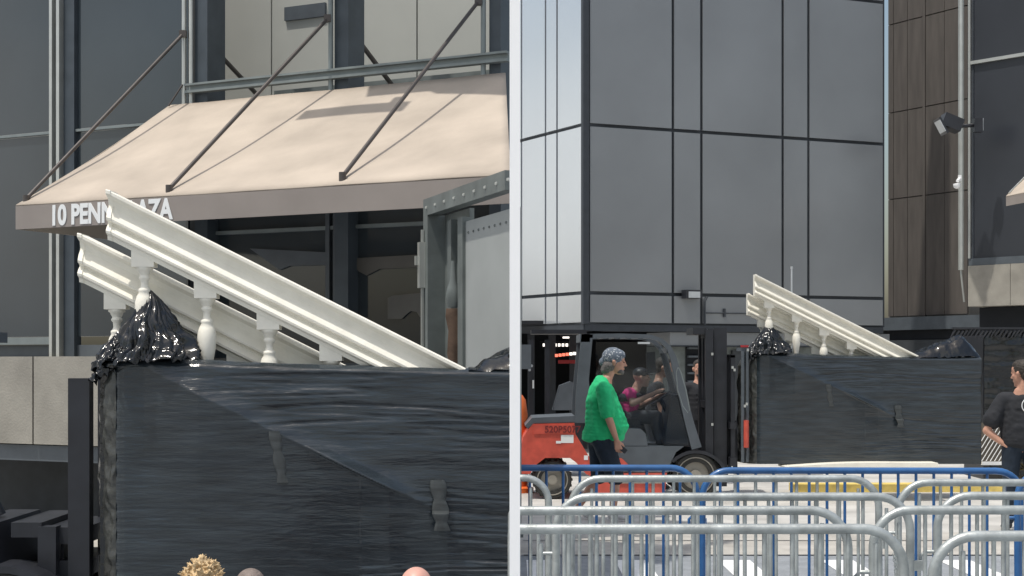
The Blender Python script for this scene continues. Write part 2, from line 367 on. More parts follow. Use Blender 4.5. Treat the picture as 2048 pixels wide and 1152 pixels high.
def wall_text(txt, px0, px1, off, z0, h, parent, m, bold=.038):
    me = text_mesh(txt, 1, 1, .01, bold)
    xs = [v.co.x for v in me.vertices]; ys = [v.co.y for v in me.vertices]; x0,x1,y0,y1 = min(xs),max(xs),min(ys),max(ys)
    u0 = A.U(px0,off); u1_ = A.U(px1,off)
    for v in me.vertices:
        u = u0+(v.co.x-x0)/(x1-x0)*(u1_-u0); z = z0+(v.co.y-y0)/(y1-y0)*h
        v.co = A.W(u, off+v.co.z*.2, z)
    return link('lettering', me, m, parent)
wall_text('10 PENN PLAZA', 105, 346, OFF+.008, zt0, hgt, aw, M['letter'])
# pale panelled wall behind the frame
pb = thing('panelled_building', 'pale grey panelled wall with dark seams rising behind the steel frame above the awning', 'building', (A.Q.x, A.Q.y+1.3, 0), world=True)
D = 1.3
us = [A.U(395,-D), A.U(543,-D), A.U(702,-D), A.U(834,-D), A.U(1019.6,-D)]
b = MB()
for a_, c_ in zip(us, us[1:]): b.box((a_+.008,-D-.1,3.0),(c_-.008,-D,4.17),A.m); b.box((a_+.008,-D-.1,4.19),(c_-.008,-D,7.5),A.m)
b.build('cladding', M['panelL'], pb, bevel=.004)
b = MB(); b.box((us[0]-1,-D-.2,0),(us[-1],-D-.105,7.5),A.m); b.build('wall', M['seam'], pb)
b = MB(); zz0 = A.Z(612,38,-D); zz1 = A.Z(612,11,-D); b.box((A.U(572,-D),-D,zz0),(A.U(653,-D),-D+.03,zz1),A.m); b.build('vent', M['fgrey'], pb, bevel=.006)
# the awning's right end is shaded by the slab added overhead
# ------------------------------------------------------------------ truck side
tk = thing('box_truck', 'open side of a scuffed grey box truck with riveted roof rail beside the beige awning', 'truck', (-.3, 9.4, 0), world=True)
T = Plane((-.557,9.9), (.336,-.94))
zr = 2.733; LT = 1.62
T.n = Vector((-.94,-.336)).normalized(); T.m = Matrix(((T.u.x, T.n.x, 0, T.Q.x), (T.u.y, T.n.y, 0, T.Q.y), (0,0,1,0), (0,0,0,1)))
b = MB(); b.box((0,-.05,zr-.11),(LT,.03,zr),T.m); hr = b.build('roof_rail', M['truckg'], tk, bevel=.006)
b = MB()
for i in range(9): 
    p = T.W(.08+i*.2,.03,zr-.06); b.lathe((p.x,p.y,p.z-.01),[(.004,0),(.012,.004),(.012,.016),(.004,.02)],8)
b.build('rivet_row', M['mull'], hr)
b = MB(); b.box((0.0,-.1,.7),(.10,.03,zr-.11),T.m); b.build('corner_post', M['truckg'], tk, bevel=.006)
b = MB(); b.box((0.01,.035,.7),(.03,.05,zr-.2),T.m); b.box((.0,.03,2.15),(.05,.07,2.45),T.m); b.box((.0,.03,2.3),(.03,.09,2.36),T.m); b.build('door_seal', M['mull'], tk, bevel=.003)
b = MB(); b.box((.1,-.12,.7),(.62,-.09,zr-.11),T.m); b.build('side_wall', M['truckg'], tk)
b = MB(); b.box((.28,-.09,.7),(.36,-.05,zr-.16),T.m); b.box((.56,-.10,.7),(.66,-.03,zr-.17),T.m); b.build('strut', M['truckg'], tk, bevel=.004)
b = MB(); b.box((.66,-.08,.7),(LT-.03,-.05,zr-.2),T.m); dp = b.build('panel', M['truckw'], tk, bevel=.004)
b = MB()
for i in range(10): p = T.W(.72+i*.1,-.05,zr-.27); b.lathe((p.x,p.y,p.z-.01),[(.003,0),(.009,.004),(.009,.012),(.003,.016)],8)
b.build('rivet_row', M['truckg'], dp)
b = MB(); b.box((.0,-.08,.68),(LT,.02,.75),T.m); b.build('floor_rail', M['truckg'], tk)
b = MB()
c0 = T.W(.5,-.02,1.72)
secs = []
for k, (z, rr) in enumerate(((1.6,.02),(1.72,.035),(1.86,.028),(1.95,.045),(2.0,.04))):
    secs.append([(c0.x+rr*math.cos(a*PI/6)*(1+.3*math.sin(3*a)), c0.y+rr*.5*math.sin(a*PI/6), z) for a in range(12)])
M['rag'] = mat('brown_rag', (.13,.085,.06), .9, var=.4, scale=12)
b.loft(secs); b.build('strap_end', M['rag'], tk, smooth=True)
secs = [[(c0.x+rr*math.cos(a*PI/6), c0.y+rr*.5*math.sin(a*PI/6), z) for a in range(12)] for z, rr in ((2.005,.034),(2.06,.05),(2.13,.038),(2.17,.022),(2.30,.012))]
b = MB(); b.loft(secs); b.build('strap_loop', M['truckg'], tk, smooth=True)

# ================================================================== balustrade + wrapped bundle
def rail_section(x, top):
    pr = [(.055,0),(-.080,0),(-.088,-.006),(-.088,-.022),(-.078,-.029),(-.040,-.045),(-.030,-.078),(-.034,-.09),(-.062,-.118),(-.076,-.146),(-.074,-.158),(-.046,-.168),(-.042,-.178),(-.066,-.196),(-.082,-.215),(-.080,-.228),(-.052,-.240),(-.048,-.262),(.05,-.262),(.055,-.2)]
    return [(x, y, top+z) for y, z in pr]
BAL = [(.046,0),(.046,-.010),(.036,-.018),(.030,-.032),(.024,-.042),(.030,-.052),(.030,-.060),(.021,-.070),(.019,-.095),(.023,-.108),(.033,-.116),(.033,-.128),(.030,-.134),(.041,-.155),(.049,-.185),(.0505,-.22),(.046,-.27),(.034,-.34),(.026,-.38),(.024,-.43),(.038,-.445),(.038,-.46),(.028,-.475),(.045,-.50),(.045,-.52)]
def make_balustrade(label, length, n, x_first, nh):
    t = thing('balustrade', label, 'balustrade', group='sections of cream stair balustrade')
    L_ = length
    b = MB(); b.loft([rail_section(0,0), rail_section(L_, -.5*L_)]); b.build('handrail', M['cream'], t, smooth=True, ang=35)
    # raised lip at the cut end
    b = MB(); b.loft([[(x,y*1.09,z*1.015+.004) for x,y,z in rail_section(-.012,0)], [(x,y*1.09,z*1.015+.004) for x,y,z in rail_section(.012,-.006)]])
    b.build('end_cap', M['cream'], t, smooth=True, ang=35)
    for i in range(n):
        x = x_first+i*.334; zr_ = -.5*x-.262
        zb = -.5*(x-.055)-.262-.085
        pb_ = [(x-.06,-.5*(x-.06)-.250),(x+.06,-.5*(x+.06)-.250),(x+.06,zb),(x-.06,zb)]
        b = MB(); b.prism(pb_, -.045, .045); bl = b.build('baluster_block', M['cream'], t, bevel=.004)
        b = MB(); b.lathe((x,0,zb-.001), BAL[:nh]); b.build('baluster', M['cream'], bl, smooth=True, ang=60)
    return t
def fb(x, y, z): return noise.noise(Vector((x,y,z)))
def make_bundle(label, L_, Hh, loc):
    t = thing('wrapped_bundle', label, 'bundle', loc, group='bundles in black stretch film')
    dep = .46
    RIDGE = ((.29,-.126),(1.5,-.718))
    topz = lambda x: -.012-.035*max(0,min(1,x/.9))-.03*max(0,x-.9) if x < 1.87 else -.076
    NX, NZ = int(L_*130), 190; b = MB(); g = []
    for i in range(NX+1):
        col = []; x = L_*i/NX
        for j in range(NZ+1):
            s = j/NZ; z = topz(x)*(1-s) + (-Hh)*s
            zl = RIDGE[0][1]+(x-RIDGE[0][0])*(RIDGE[1][1]-RIDGE[0][1])/(RIDGE[1][0]-RIDGE[0][0])
            dd = z-zl
            fade = max(0,min(1,(x-.15)/.3))*max(0,min(1,(1.75-x)/.3))
            y = 0
            if dd < 0: y = -.075*fade*max(0, 1+dd/.9)
            else: y = -.075*fade*(.55*max(0,1-dd/.42)+.45*max(0,1-dd/.11)**2)
            zt9 = z+.06*fb(x*.7,2,z*2); am = max(0, fb(x*1.1,31,z*4)+.38)
            wr = fb(x*.8+3, 1.7, zt9*9)*.013 + am*(.026*max(0,.5-abs(fb(x*.9, 5.2, zt9*19))*2.2) + .015*max(0,.5-abs(fb(x*1.4, 8.2, zt9*43))*2.4))
            taut = .30 if dd < 0 and x < 1.3 else 1.1
            y += wr*taut + fb(x*2, 3, z*2)*.012
            if dd > 0: y -= .05*math.exp(-((x-1.28)/.22)**2)*max(0,1-dd/.05)
            else: y -= .05*math.exp(-((x-1.28)/.22)**2)*max(0,1+dd/.012)
            y += .02*(1-min(1,x/.06))**2
            edge = min(1, s/.03); zz = z + .007*fb(x*5,0,7)*(1-edge)
            y += .05*(1-edge)**2
            col.append(b.bm.verts.new((x, y, zz)))
        g.append(col)
    for i in range(NX):
        for j in range(NZ): b.bm.faces.new((g[i][j], g[i][j+1], g[i+1][j+1], g[i+1][j]))
    b.build('front_film', M['film'], t, smooth=True, ang=None)
    # left end: bulges further to the left, crumpled
    b = MB(); g = []; NJ, NK = 40, 110
    for j in range(NJ+1):
        col = []
        for k in range(NK+1):
            s = k/NK; z = -.03-(Hh-.03)*s; a = j/NJ
            x = -.165*math.sin(a*PI*.5)*(1-.5*max(0,1-s*9)); y = .02+dep*(1-math.cos(a*PI*.5))
            x += .02*fb(a*7, s*9+2, 0)+.009*fb(a*20, s*34, 4); y += .012*fb(a*9+4,s*26,2)
            if a == 0: x = .0
            col.append(b.bm.verts.new((x,y,z)))
        g.append(col)
    for j in range(NJ):
        for k in range(NK): b.bm.faces.new((g[j][k], g[j+1][k], g[j+1][k+1], g[j][k+1]))
    b.build('end_film', M['filmside'], t, smooth=True, ang=None)
    # rest of the body so that it is closed
    b = MB(); b.prism([(-.1,-.09),(L_-.01,-.13),(L_-.01,-Hh+.01),(-.1,-Hh+.01)], .08, dep); b.build('film_body', M['filmdk'], t)
    # film edge on the right
    b = MB(); g = []
    for j in range(13):
        col = []
        for k in range(61):
            s = k/60; z = -.08-(Hh-.08)*s; x = L_+.02*fb(j*.3,s*14,1)*(1 if 0 < j < 12 else 0); col.append(b.bm.verts.new((x, .0+dep*j/12, z)))
        g.append(col)
    for j in range(12):
        for k in range(60): b.bm.faces.new((g[j][k], g[j][k+1], g[j+1][k+1], g[j+1][k]))
    b.build('side_film', M['filmside'], t, smooth=True, ang=None)
    # crumpled sheets: one pulled up to a peak over the first baluster, slack folds beside it
    def gather(nm, cx, cy, zt_, rl, rr_, ry_, h, seed, r0=.025):
        b = MB(); g = []; NA, NR = 168, 46
        for i in range(NA):
            a = 2*PI*i/NA; col = []; ca, sa = math.cos(a), math.sin(a)
            for k in range(NR+1):
                q = k/NR; tw = a+.5*fb(q*2.3,seed,1)
                f1 = 1-2.2*abs(fb(math.cos(tw)*2.6+seed, math.sin(tw)*2.6, q*1.1)); f2 = 1-2.2*abs(fb(math.cos(tw)*6.5, math.sin(tw)*6.5+seed, q*2.2))
                f3 = .5-abs(fb(ca*3.6*q+seed, sa*3.6*q, q*4.5))*1.4
                rad = r0 + (q**.9)*(1+.26*f1+.13*f2); rx = rad*(rr_ if ca > 0 else rl)
                z = zt_-h*q**.95+.025*q*f2+.018*f3*q - (.06*q*q*abs(ca) if ca < 0 else 0)
                col.append(b.bm.verts.new((cx+rx*ca+.02*f3*q*ca+.03*fb(q*3,seed,5)*q, cy+rad*ry_*sa+.02*f3*q*sa, z)))
            g.append(col)
        for i in range(NA):
            for k in range(NR): b.bm.faces.new((g[i][k], g[i][k+1], g[(i+1)%NA][k+1], g[(i+1)%NA][k]))
        b.bm.faces.new([g[i][0] for i in range(NA)])
        return b.build(nm, M['filmdk'], t, smooth=True, ang=None)
    gather('gathered_sheet', .155, .13, .345, .20, .24, .17, .39, 3.1)
    gather('slack_film', -.0, .13, .13, .11, .14, .13, .17, 8.3, .12)
    gather('slack_film', -.04, .14, .02, .085, .11, .10, .12, 14.7, .25)
    # pale balusters pressed against the film
    for (x,z,h,wd,lean) in ((.85,-.40,.27,.07,.16),(1.70,-.66,.26,.09,.1)):
        b = MB(); secs = []
        for k in range(19):
            s = k/18; r = wd*.5*(.65+.35*abs(math.sin(s*PI*2.2+.5))); cx = x+lean*h*s; zz = z-h*s
            zl = RIDGE[0][1]+(cx-RIDGE[0][0])*(RIDGE[1][1]-RIDGE[0][1])/(RIDGE[1][0]-RIDGE[0][0]); dd = zz-zl
            y = -.075*max(0,1+dd/.9) if dd < 0 else -.03
            secs.append([(cx+r*math.cos(a*PI/8), y+.006+.014*math.sin(a*PI/8), zz) for a in range(16)])
        b.loft(secs); b.build('pressed_baluster', M['ghost'], t, smooth=True)
    # wrinkled sheet rising at the far end
    b = MB(); g = []
    for i in range(61):
        col = []; s = i/60; x = 1.86+(min(L_,2.72)-1.86)*s
        top = -.07+(.25*((x-1.9)/.62)**.75 if 1.9 < x < 2.52 else (.25*max(0,1-(x-2.52)/.2)**.6 if x >= 2.52 else 0))
        for j in range(19):
            q = j/18; y = .02+.40*q; z = -.085+(top+.085)*math.sin(q*PI)**.6+.02*fb(x*9,q*7,2)+(.5-abs(fb(x*11+q*6,q*9,4)))*.05*(top+.09)*4
            col.append(b.bm.verts.new((x+.02*fb(q*9,x*7,1), y, z)))
        g.append(col)
    for i in range(60):
        for j in range(18): b.bm.faces.new((g[i][j], g[i+1][j], g[i+1][j+1], g[i][j+1]))
    b.build('raised_film', M['filmdk'], t, smooth=True, ang=None)
    return t
dW = 7.9
locL = P(230,709,dW)
LL = (1019.5-230)/F*dW
make_bundle('large left hand bundle in glossy black stretch film seen close up, lit crease across it', LL, 1.42, locL)
bf = make_balustrade('close cream balustrade section nearest the camera, leaning highest out of the large black bundle', 2.05, 5, .171, len(BAL))
bf.location = P(217,380,7.95)+Vector((0,.08,0))
br = make_balustrade('close cream balustrade section behind and lower, in the large black bundle at left', 2.0, 5, .179, len(BAL))
br.location = P(160,467,8.13)+Vector((0,.08,0))
dR = 18.18
locR = P(1514,702,dR)
make_bundle('smaller right hand bundle in black stretch film carried on the forks of the red forklift', 2.72, 1.37, locR)
c1 = copy_thing(bf); c1.location = P(1512,549,18.23)+Vector((0,.08,0)); c1['label'] = 'small upper cream balustrade section leaning out of the bundle on the forklift'
c2 = copy_thing(br); c2.location = P(1498,587,18.42)+Vector((0,.08,0)); c2['label'] = 'small lower cream balustrade section behind the upper one on the forklift load'
# white board under the right bundle
b = MB(); pts = []
for i in range(21):
    s = i/20; pts.append(((1562+300*s-1714)/165, 0, s))
secs = []
for (x,_,s) in pts:
    zt_ = .05*math.sin(min(1,s*1.3)*PI*.62)
    secs.append([(x,-.02,-.05),(x,.5,-.05),(x,.5,-.03+zt_),(x,-.02,-.03+zt_)])
b.loft(secs); wb = b.build('white_board', M['cream'], None); wb.location = P(1714,934,dR-.02)+Vector((0,.0,0))
tag(wb, 'curved white board lying under the black wrapped bundle on the forks', 'board')

# ================================================================== forklift
def make_forklift(label, mast_top, loc, full=True):
    t = thing('forklift', label, 'forklift', loc, group='red forklifts')
    X = lambda px: (px-1392)/165.0
    Z = lambda py: (999-py)/165.0
    pl = lambda pts: [(X(a), Z(c)) for a, c in pts]
    Wd = .55
    # body
    b = MB(); b.prism(pl([(1056,860),(1066,848),(1149,846),(1151,868),(1185,925),(1187,955),(1172,948),(1152,925),(1140,916),(1090,916),(1072,930),(1060,948),(1044,948),(1040,900),(1047,874)]), -Wd, Wd)
    body = b.build('counterweight', M['red'], t, bevel=.02)
    b = MB(); b.prism(pl([(1067,850),(1146,848),(1147,867),(1067,868)]), -Wd-.012, -Wd+.01); b.build('body_panel', M['red'], body, bevel=.008)
    me = text_mesh('520P5077', .115, .95, .002, .002)
    me.transform(Matrix.Translation((X(1089),-Wd-.0145,Z(865))) @ Matrix.Rotation(PI/2,4,'X'))
    M.setdefault('darkred', mat('dark_red_print', (.16,.02,.02), .5)); link('lettering', me, M['darkred'], body)
    b = MB(); b.prism(pl([(1122,870),(1147,870),(1147,886),(1122,886)]), -Wd-.004, -Wd+.002); b.prism(pl([(1112,882),(1122,882),(1122,887),(1112,887)]), -Wd-.0045, -Wd+.002); b.build('sticker', M['letter'], body)
    b = MB(); b.prism(pl([(1168,911),(1176,911),(1176,920),(1168,920)]), -Wd-.004, -Wd+.002); b.build('sticker', M['letter'], body)
    b = MB(); b.prism(pl([(1050,852),(1064,836),(1150,832),(1150,845),(1068,847),(1056,858)]), -Wd+.02, Wd-.02); b.build('hood', M['fgrey'], t, bevel=.01)
    # chassis
    b = MB(); b.prism(pl([(1186,893),(1330,893),(1368,893),(1352,905),(1340,930),(1337,945),(1188,945)]), -Wd+.01, Wd-.01); b.build('chassis', M['fgrey'], t, bevel=.012)
    b = MB(); b.prism(pl([(1228,862),(1236,857),(1282,858),(1292,868),(1296,892),(1228,892)]), -Wd+.02, .2); b.build('battery_cover', M['fgrey'], t, bevel=.015)
    b = MB(); b.prism(pl([(1183,946),(1334,946),(1330,984),(1318,990),(1200,990),(1190,980)]), -Wd, -Wd+.25); b.prism(pl([(1232,915),(1244,917),(1268,940),(1240,940)]), -Wd-.01,-Wd+.1); st = b.build('step', M['red'], t, bevel=.012)
    b = MB(); b.prism(pl([(1235,962),(1328,962),(1328,967),(1235,967)]), -Wd-.012, -Wd); b.build('tread', M['rim'], st)
    # front mudguard arc
    pts = []
    for k in range(13):
        a = PI*(.02+.75*k/12); pts.append((X(1392)-.0+.40*math.cos(a), Z(962)+.37*math.sin(a)))
    inner = [(x*.9, Z(962)+(z-Z(962))*.9) for x,z in pts]
    for ya in (-Wd, Wd-.28):
        b = MB(); b.prism(pts+inner[::-1], ya, ya+.28); b.build('mudguard', M['black'], t, bevel=.004)
    # wheels
    for (cx, r, wname) in ((1392,.285,'front'),(1105,.235,'rear')):
        for sy in (-1, 1):
            z = r; x = X(cx); y = sy*(Wd-.13)
            b = MB(); n = 40
            prof = [(r*.58,-.10),(r*.93,-.11),(r,-.085),(r,.085),(r*.93,.11),(r*.58,.10)]
            rings = []
            for (rr, dy) in prof: rings.append([(x+rr*math.cos(2*PI*k/n), y+dy, z+rr*math.sin(2*PI*k/n)) for k in range(n)])
            b.loft(rings+[rings[0]], cap=False)
            for k in range(0, n, 2):   # tread blocks
                a = 2*PI*k/n; c_, s_ = math.cos(a), math.sin(a); m_ = Matrix.Translation((x,y,z)) @ Matrix.Rotation(-a,4,'Y')
                b.box((r-.004,-.09,-.012),(r+.012,.09,.012), m_)
            wh = b.build('wheel', M['rub'], t, smooth=True, ang=30)
            b = MB(); b.cyl((x,y-.06,z),(x,y+.06,z),r*.6,n=28); b.cyl((x,y-.10,z),(x,y-.05,z),r*.25,n=16); b.build('rim', M['rim'], wh, smooth=True, ang=30)
            b = MB(); b.tube([(x+r*.78*math.cos(k*PI/16), y-.105, z+r*.78*math.sin(k*PI/16)) for k in range(33)], .008, 6); b.build('tyre_line', M['rim'], wh)
    # overhead guard
    for sy in ((-1, 1) if full else ()):
        y0 = sy*(Wd-.05)
        b = MB(); b.prism(pl([(1163,668),(1186,669),(1178,760),(1184,846),(1150,846),(1152,790)]), y0-.03, y0+.03); b.build('rear_pillar', M['fgrey'], t, bevel=.01)
        path = [(1168,672),(1240,671),(1300,673),(1322,680),(1338,695),(1347,715),(1362,775),(1380,848),(1394,897)]
        secs = []
        for i,(px,py) in enumerate(path):
            q = path[min(i+1,len(path)-1)]; p = path[max(i-1,0)]; dx, dz = q[0]-p[0], -(q[1]-p[1]); l_ = math.hypot(dx,dz); nx, nz = -dz/l_, dx/l_
            hw = (.025+.0*i) if i < 4 else .03+.008*(i-4)
            x, z = X(px), Z(py); secs.append([(x+nx*hw,y0-.03,z+nz*hw),(x+nx*hw,y0+.03,z+nz*hw),(x-nx*hw,y0+.03,z-nz*hw),(x-nx*hw,y0-.03,z-nz*hw)])
        b = MB(); b.loft(secs); b.build('front_pillar', M['fgrey'], t, bevel=.006)
    b = MB()
    for k in range(6 if full else 1):
        px = 1180+24*k; b.box((X(px),-Wd+.08,Z(676)),(X(px)+.03,Wd-.08,Z(670)))
    b.box((X(1160),-Wd+.02,Z(684)),(X(1180),Wd-.02,Z(668))); b.box((X(1335),-Wd+.08,Z(706)),(X(1342),Wd-.08,Z(696)))
    b.build('roof_bars', M['fgrey'], t, bevel=.004)
    # door glass
    if full:
        b = MB(); b.prism(pl([(1192,684),(1296,684),(1320,694),(1334,714),(1352,784),(1374,870),(1378,888),(1300,888),(1192,856)]), -Wd+.035, -Wd+.04); b.build('window', M['tint'], t)
        b = MB(); b.tube([(X(a),-Wd+.03,Z(c)) for a,c in ((1356,735),(1353,745),(1356,780),(1366,812),(1376,826),(1380,820),(1372,780),(1362,745),(1357,735))], .012, 8); b.build('grab_handle', M['galv'], t, smooth=True)
        b = MB(); b.box((X(1276),-Wd+.02,Z(688)),(X(1300),-Wd+.034,Z(684))); b.build('pane_reflection', M['lens'], t)  # pale strip standing in for a reflection along the door glass top
        b = MB(); b.prism(pl([(1296,705),(1314,703),(1316,745),(1298,748)]), -.3,-.26); b.build('mirror', M['black'], t, bevel=.01)
    # seat, wheel and controls
    b = MB(); b.prism(pl([(1218,838),(1282,838),(1286,856),(1218,857)]), -.28, .28); b.build('seat', M['black'], t, bevel=.03)
    b = MB(); b.prism(pl([(1196,770),(1210,766),(1232,838),(1214,852)]), -.26, .26); b.build('seat_back', M['black'], t, bevel=.03)
    b = MB(); b.tube([(X(1329)+.16*math.cos(k*PI/12)*.75, .16*math.sin(k*PI/12), Z(798)+.16*math.cos(k*PI/12)*.55) for k in range(25)], .014, 8); b.cyl((X(1329),0,Z(798)),(X(1362),0,Z(866)),.03); b.build('steering_wheel', M['black'], t, smooth=True)
    b = MB(); b.prism(pl([(1345,790),(1362,790),(1392,893),(1330,893)] if full else [(1345,868),(1375,868),(1396,940),(1330,940)]), -Wd+.1, Wd-.1); b.build('dashboard', M['black'], t, bevel=.01)
    b = MB(); b.tube([(X(1345),-.38,Z(830)),(X(1362),-.36,Z(790)),(X(1358),-.36,Z(770))], .012, 8); b.build('control_lever', M['black'], t, smooth=True)
    # mast
    zt_ = mast_top
    for sy in (-1, 1):
        y0 = sy*.32
        ot = zt_-.02 if full else .78
        b = MB(); b.box((X(1415),y0-.045,.12),(X(1431),y0+.045,ot)); b.build('outer_mast', M['black'], t, bevel=.006)
        b = MB(); b.box((X(1433 if full else 1440),y0-.04-sy*.03,.14),(X(1459),y0+.04-sy*.03,zt_)); b.build('inner_mast', M['black'], t, bevel=.006)
        b = MB(); b.cyl((X(1424),y0*.55,.2),(X(1424),y0*.55,ot-.04),.035); b.build('lift_cylinder', M['black'], t, smooth=True)
    for z in ((zt_*.55, .35) if full else (.55,.35)):
        b = MB(); b.box((X(1418),-.30,z-.05),(X(1455),.30,z+.04)); b.build('cross_member', M['black'], t, bevel=.006)
    zc_ = zt_ if full else .80
    b = MB(); b.box((X(1418),-.30,zc_-.12),(X(1455),.30,zc_-.03))
    b.box((X(1390),-.34,zc_-.08),(X(1417),.34,zc_)); b.build('cross_member', M['black'], t, bevel=.006)
    b = MB(); b.box((X(1425),-.25,.3),(X(1432),.25,zt_-.1 if full else .7)); b.build('mast_guard', M['black'], t)
    b = MB(); b.tube([(X(1446),-.2,zt_-.1 if full else .7),(X(1446),-.2,.69),(X(1447),-.2,1.0),(X(1444),-.19,.4)], .012, 8); b.build('hydraulic_hose', M['rub'], t, smooth=True)
    if not full: return t
    b = MB(); b.box((X(1462),-.5,.40),(X(1474),.5,.50)); b.box((X(1462),-.5,.85),(X(1474),.5,.93)); b.box((X(1464),-.48,.5),(X(1472),-.40,1.75)); b.box((X(1464),.40,.5),(X(1472),.48,1.75)); b.box((X(1464),-.48,1.72),(X(1472),.48,1.76)); b.box((X(1464),-.1,.5),(X(1472),.0,1.75)); b.build('carriage', M['black'], t, bevel=.005)
    b = MB(); b.cyl((X(1486),-.53,.45),(X(1486),-.53,1.80),.022); b.cyl((X(1495),-.53,.45),(X(1495),-.53,1.8),.02); b.box((X(1474),-.53,1.80),(X(1499),-.49,1.84)); b.build('backrest', M['fgrey'], t, smooth=True, ang=40)
    b = MB(); b.cyl((X(1492),-.57,.63),(X(1492),-.57,.96),.032); b.build('reflector', M['red'], t, smooth=True, ang=40)
    b = MB(); b.box((X(1482),-.55,1.845),(X(1497),-.5,1.87)); b.build('tail_light', M['tail'], t)
    for sy in (-1, 1):
        b = MB(); b.box((X(1474),sy*.25-.06,.30),(X(1481),sy*.25+.06,.95)); b.box((X(1474),sy*.25-.06,.285),(X(1655),sy*.25+.06,.32)); b.build('fork', M['black'], t, bevel=.004)
    # small hardware that catches the light
    for (px,py,y) in ((1470,740,-.5),(1466,735,-.5),(1428,708,-.38),(1489,812,-.56),(1493,808,-.56),(1495,700,-.56),(1428,850,-.38)):
        b = MB(); b.box((X(px)-.013,y-.02,Z(py)-.016),(X(px)+.013,y,Z(py)+.016)); b.build('fitting', M['mull'], t, bevel=.004)
    return t
fk = make_forklift('red forklift with grey cab carrying a black wrapped bundle behind the man in green', 2.085, (P(1392,999,dR).x, dR+.55, 0))
fl = make_forklift('forklift with lowered black mast in the bottom left corner beside the large black bundle', 1.575, (0,0,0), full=False)
fl.location = (-2.68, dW+.5, 0)

# ================================================================== RIGHT: buildings
B1 = Plane((( 1168-CX)/F*26, 26), (.925,.38))        # grey face
B1b = Plane((( 1168-CX)/F*26, 26), (.492,-.87))      # bright face, u to the right = towards the corner
gb = thing('corner_building', 'tall corner building clad in grey metal panels, overhanging a dark ground floor', 'building', (B1.Q.x, B1.Q.y, 0), world=True)
zl = [2.33, 2.87, 5.79, 8.47, 11.4]
def clad(pl_, us_, name, m, gap):
    b = MB()
    for a_, c_ in zip(us_, us_[1:]):
        for z0, z1 in zip(zl, zl[1:]): b.box((a_+gap/2,-.06,z0+gap*.55),(c_-gap/2,0,z1-gap*.55),pl_.m)
    return b.build(name, M[m], gb, bevel=.006)
usR = [.09]+[B1.U(x) for x in (1346,1403,1565.5,1617,1768)]
clad(B1, usR, 'metal_cladding', 'metalpanel', .055)
usL = [B1b.U(x) for x in (900,985,1043,1091,1114)]+[-.03]
clad(B1b, usL, 'skylit_cladding', 'metalpanel2', .055)
b = MB(); b.box((0.0,-.5,zl[0]),(usR[-1]+.05,-.055,11.4),B1.m); b.build('wall', M['joint'], gb)
b = MB(); b.box((usL[0],-.5,zl[0]),(-.0,-.055,11.4),B1b.m); b.build('wall', M['joint'], gb)
b = MB(); b.box((-.02,-.08,zl[0]),(.09,.015,11.4),B1.m); b.build('corner_trim', M['joint'], gb, bevel=.004)
b = MB(); b.box((.0,-.5,zl[0]-.12),(usR[-1],-.02,zl[0]-.003),B1.m); b.box((usL[0],-.5,zl[0]-.12),(-.0,-.02,zl[0]-.003),B1b.m); b.build('soffit', M['joint'], gb)
# ground floor
gf0 = B1.U(1340,-.1)
b = MB(); zt_ = 2.2
b.box((gf0,-1.0,zt_-.23),(usR[-1]+.2,-.1,zt_),B1.m); b.build('fascia', M['metalpanel'], gb, bevel=.006)
b = MB(); b.box((gf0,-1.0,zt_-.25),(usR[-1]+.2,-.08,zt_-.232),B1.m); b.build('fascia_trim', M['joint'], gb)
b = MB(); b.box((gf0+.05,-1.1,0),(usR[-1],-.3,zt_-.255),B1.m); b.build('ground_floor_wall', M['truckg'], gb)
lv0, lv1 = B1.U(1372,-.28), B1.U(1424,-.28)
b = MB(); b.box((lv0,-.3,1.25),(lv1,-.28,1.98),B1.m); lo = b.build('louvre', M['void'], gb)
b = MB()
for k in range(5):
    z = 1.3+k*.15; b.box((lv0+.02,-.28,z),(lv1-.02,-.22,z+.035),B1.m)
b.build('louvre_blade', M['fgrey'], lo)
b = MB(); b.box((lv0,-.28,1.13),(lv1,-.2,1.24),B1.m); b.build('louvre_sill', M['truckw'], gb)
b = MB(); b.box((B1.U(1465,-.25),-.3,0),(B1.U(1500,-.25),-.25,1.88),B1.m); b.build('door', M['darkwall'], gb)
b = MB(); b.box((usR[-1]-3.4,-.3,0),(usR[-1],-.26,1.7),B1.m); b.build('shutter', M['darkwall'], gb)
# thin pipes beside the third joint
b = MB(); u = B1.U(1408); b.tube([B1.W(u,.03,zl[0]),B1.W(u,.03,2.75),B1.W(u+.05,.03,2.84)],.018,8); u2_ = B1.U(1490); b.cyl(B1.W(u,.03,2.55),B1.W(u2_+.6,.03,2.55),.012); b.box((B1.U(1446),.0,2.48),(B1.U(1449),.05,2.63),B1.m); b.build('conduit', M['joint'], gb)
# wall flood light on joint
wl = thing('wall_light', 'small boxy wall light on a horizontal panel joint of the grey building above the forklift', 'lamp', B1.W(B1.U(1380),0,2.86), world=True)
b = MB(); b.box((B1.U(1363),0,2.80),(B1.U(1396),.16,2.95),B1.m); b.build('housing', M['black'], wl, bevel=.01)
b = MB(); b.box((B1.U(1368.5),.16,2.81),(B1.U(1391),.17,2.92),B1.m); b.build('lens', M['lens'], wl)
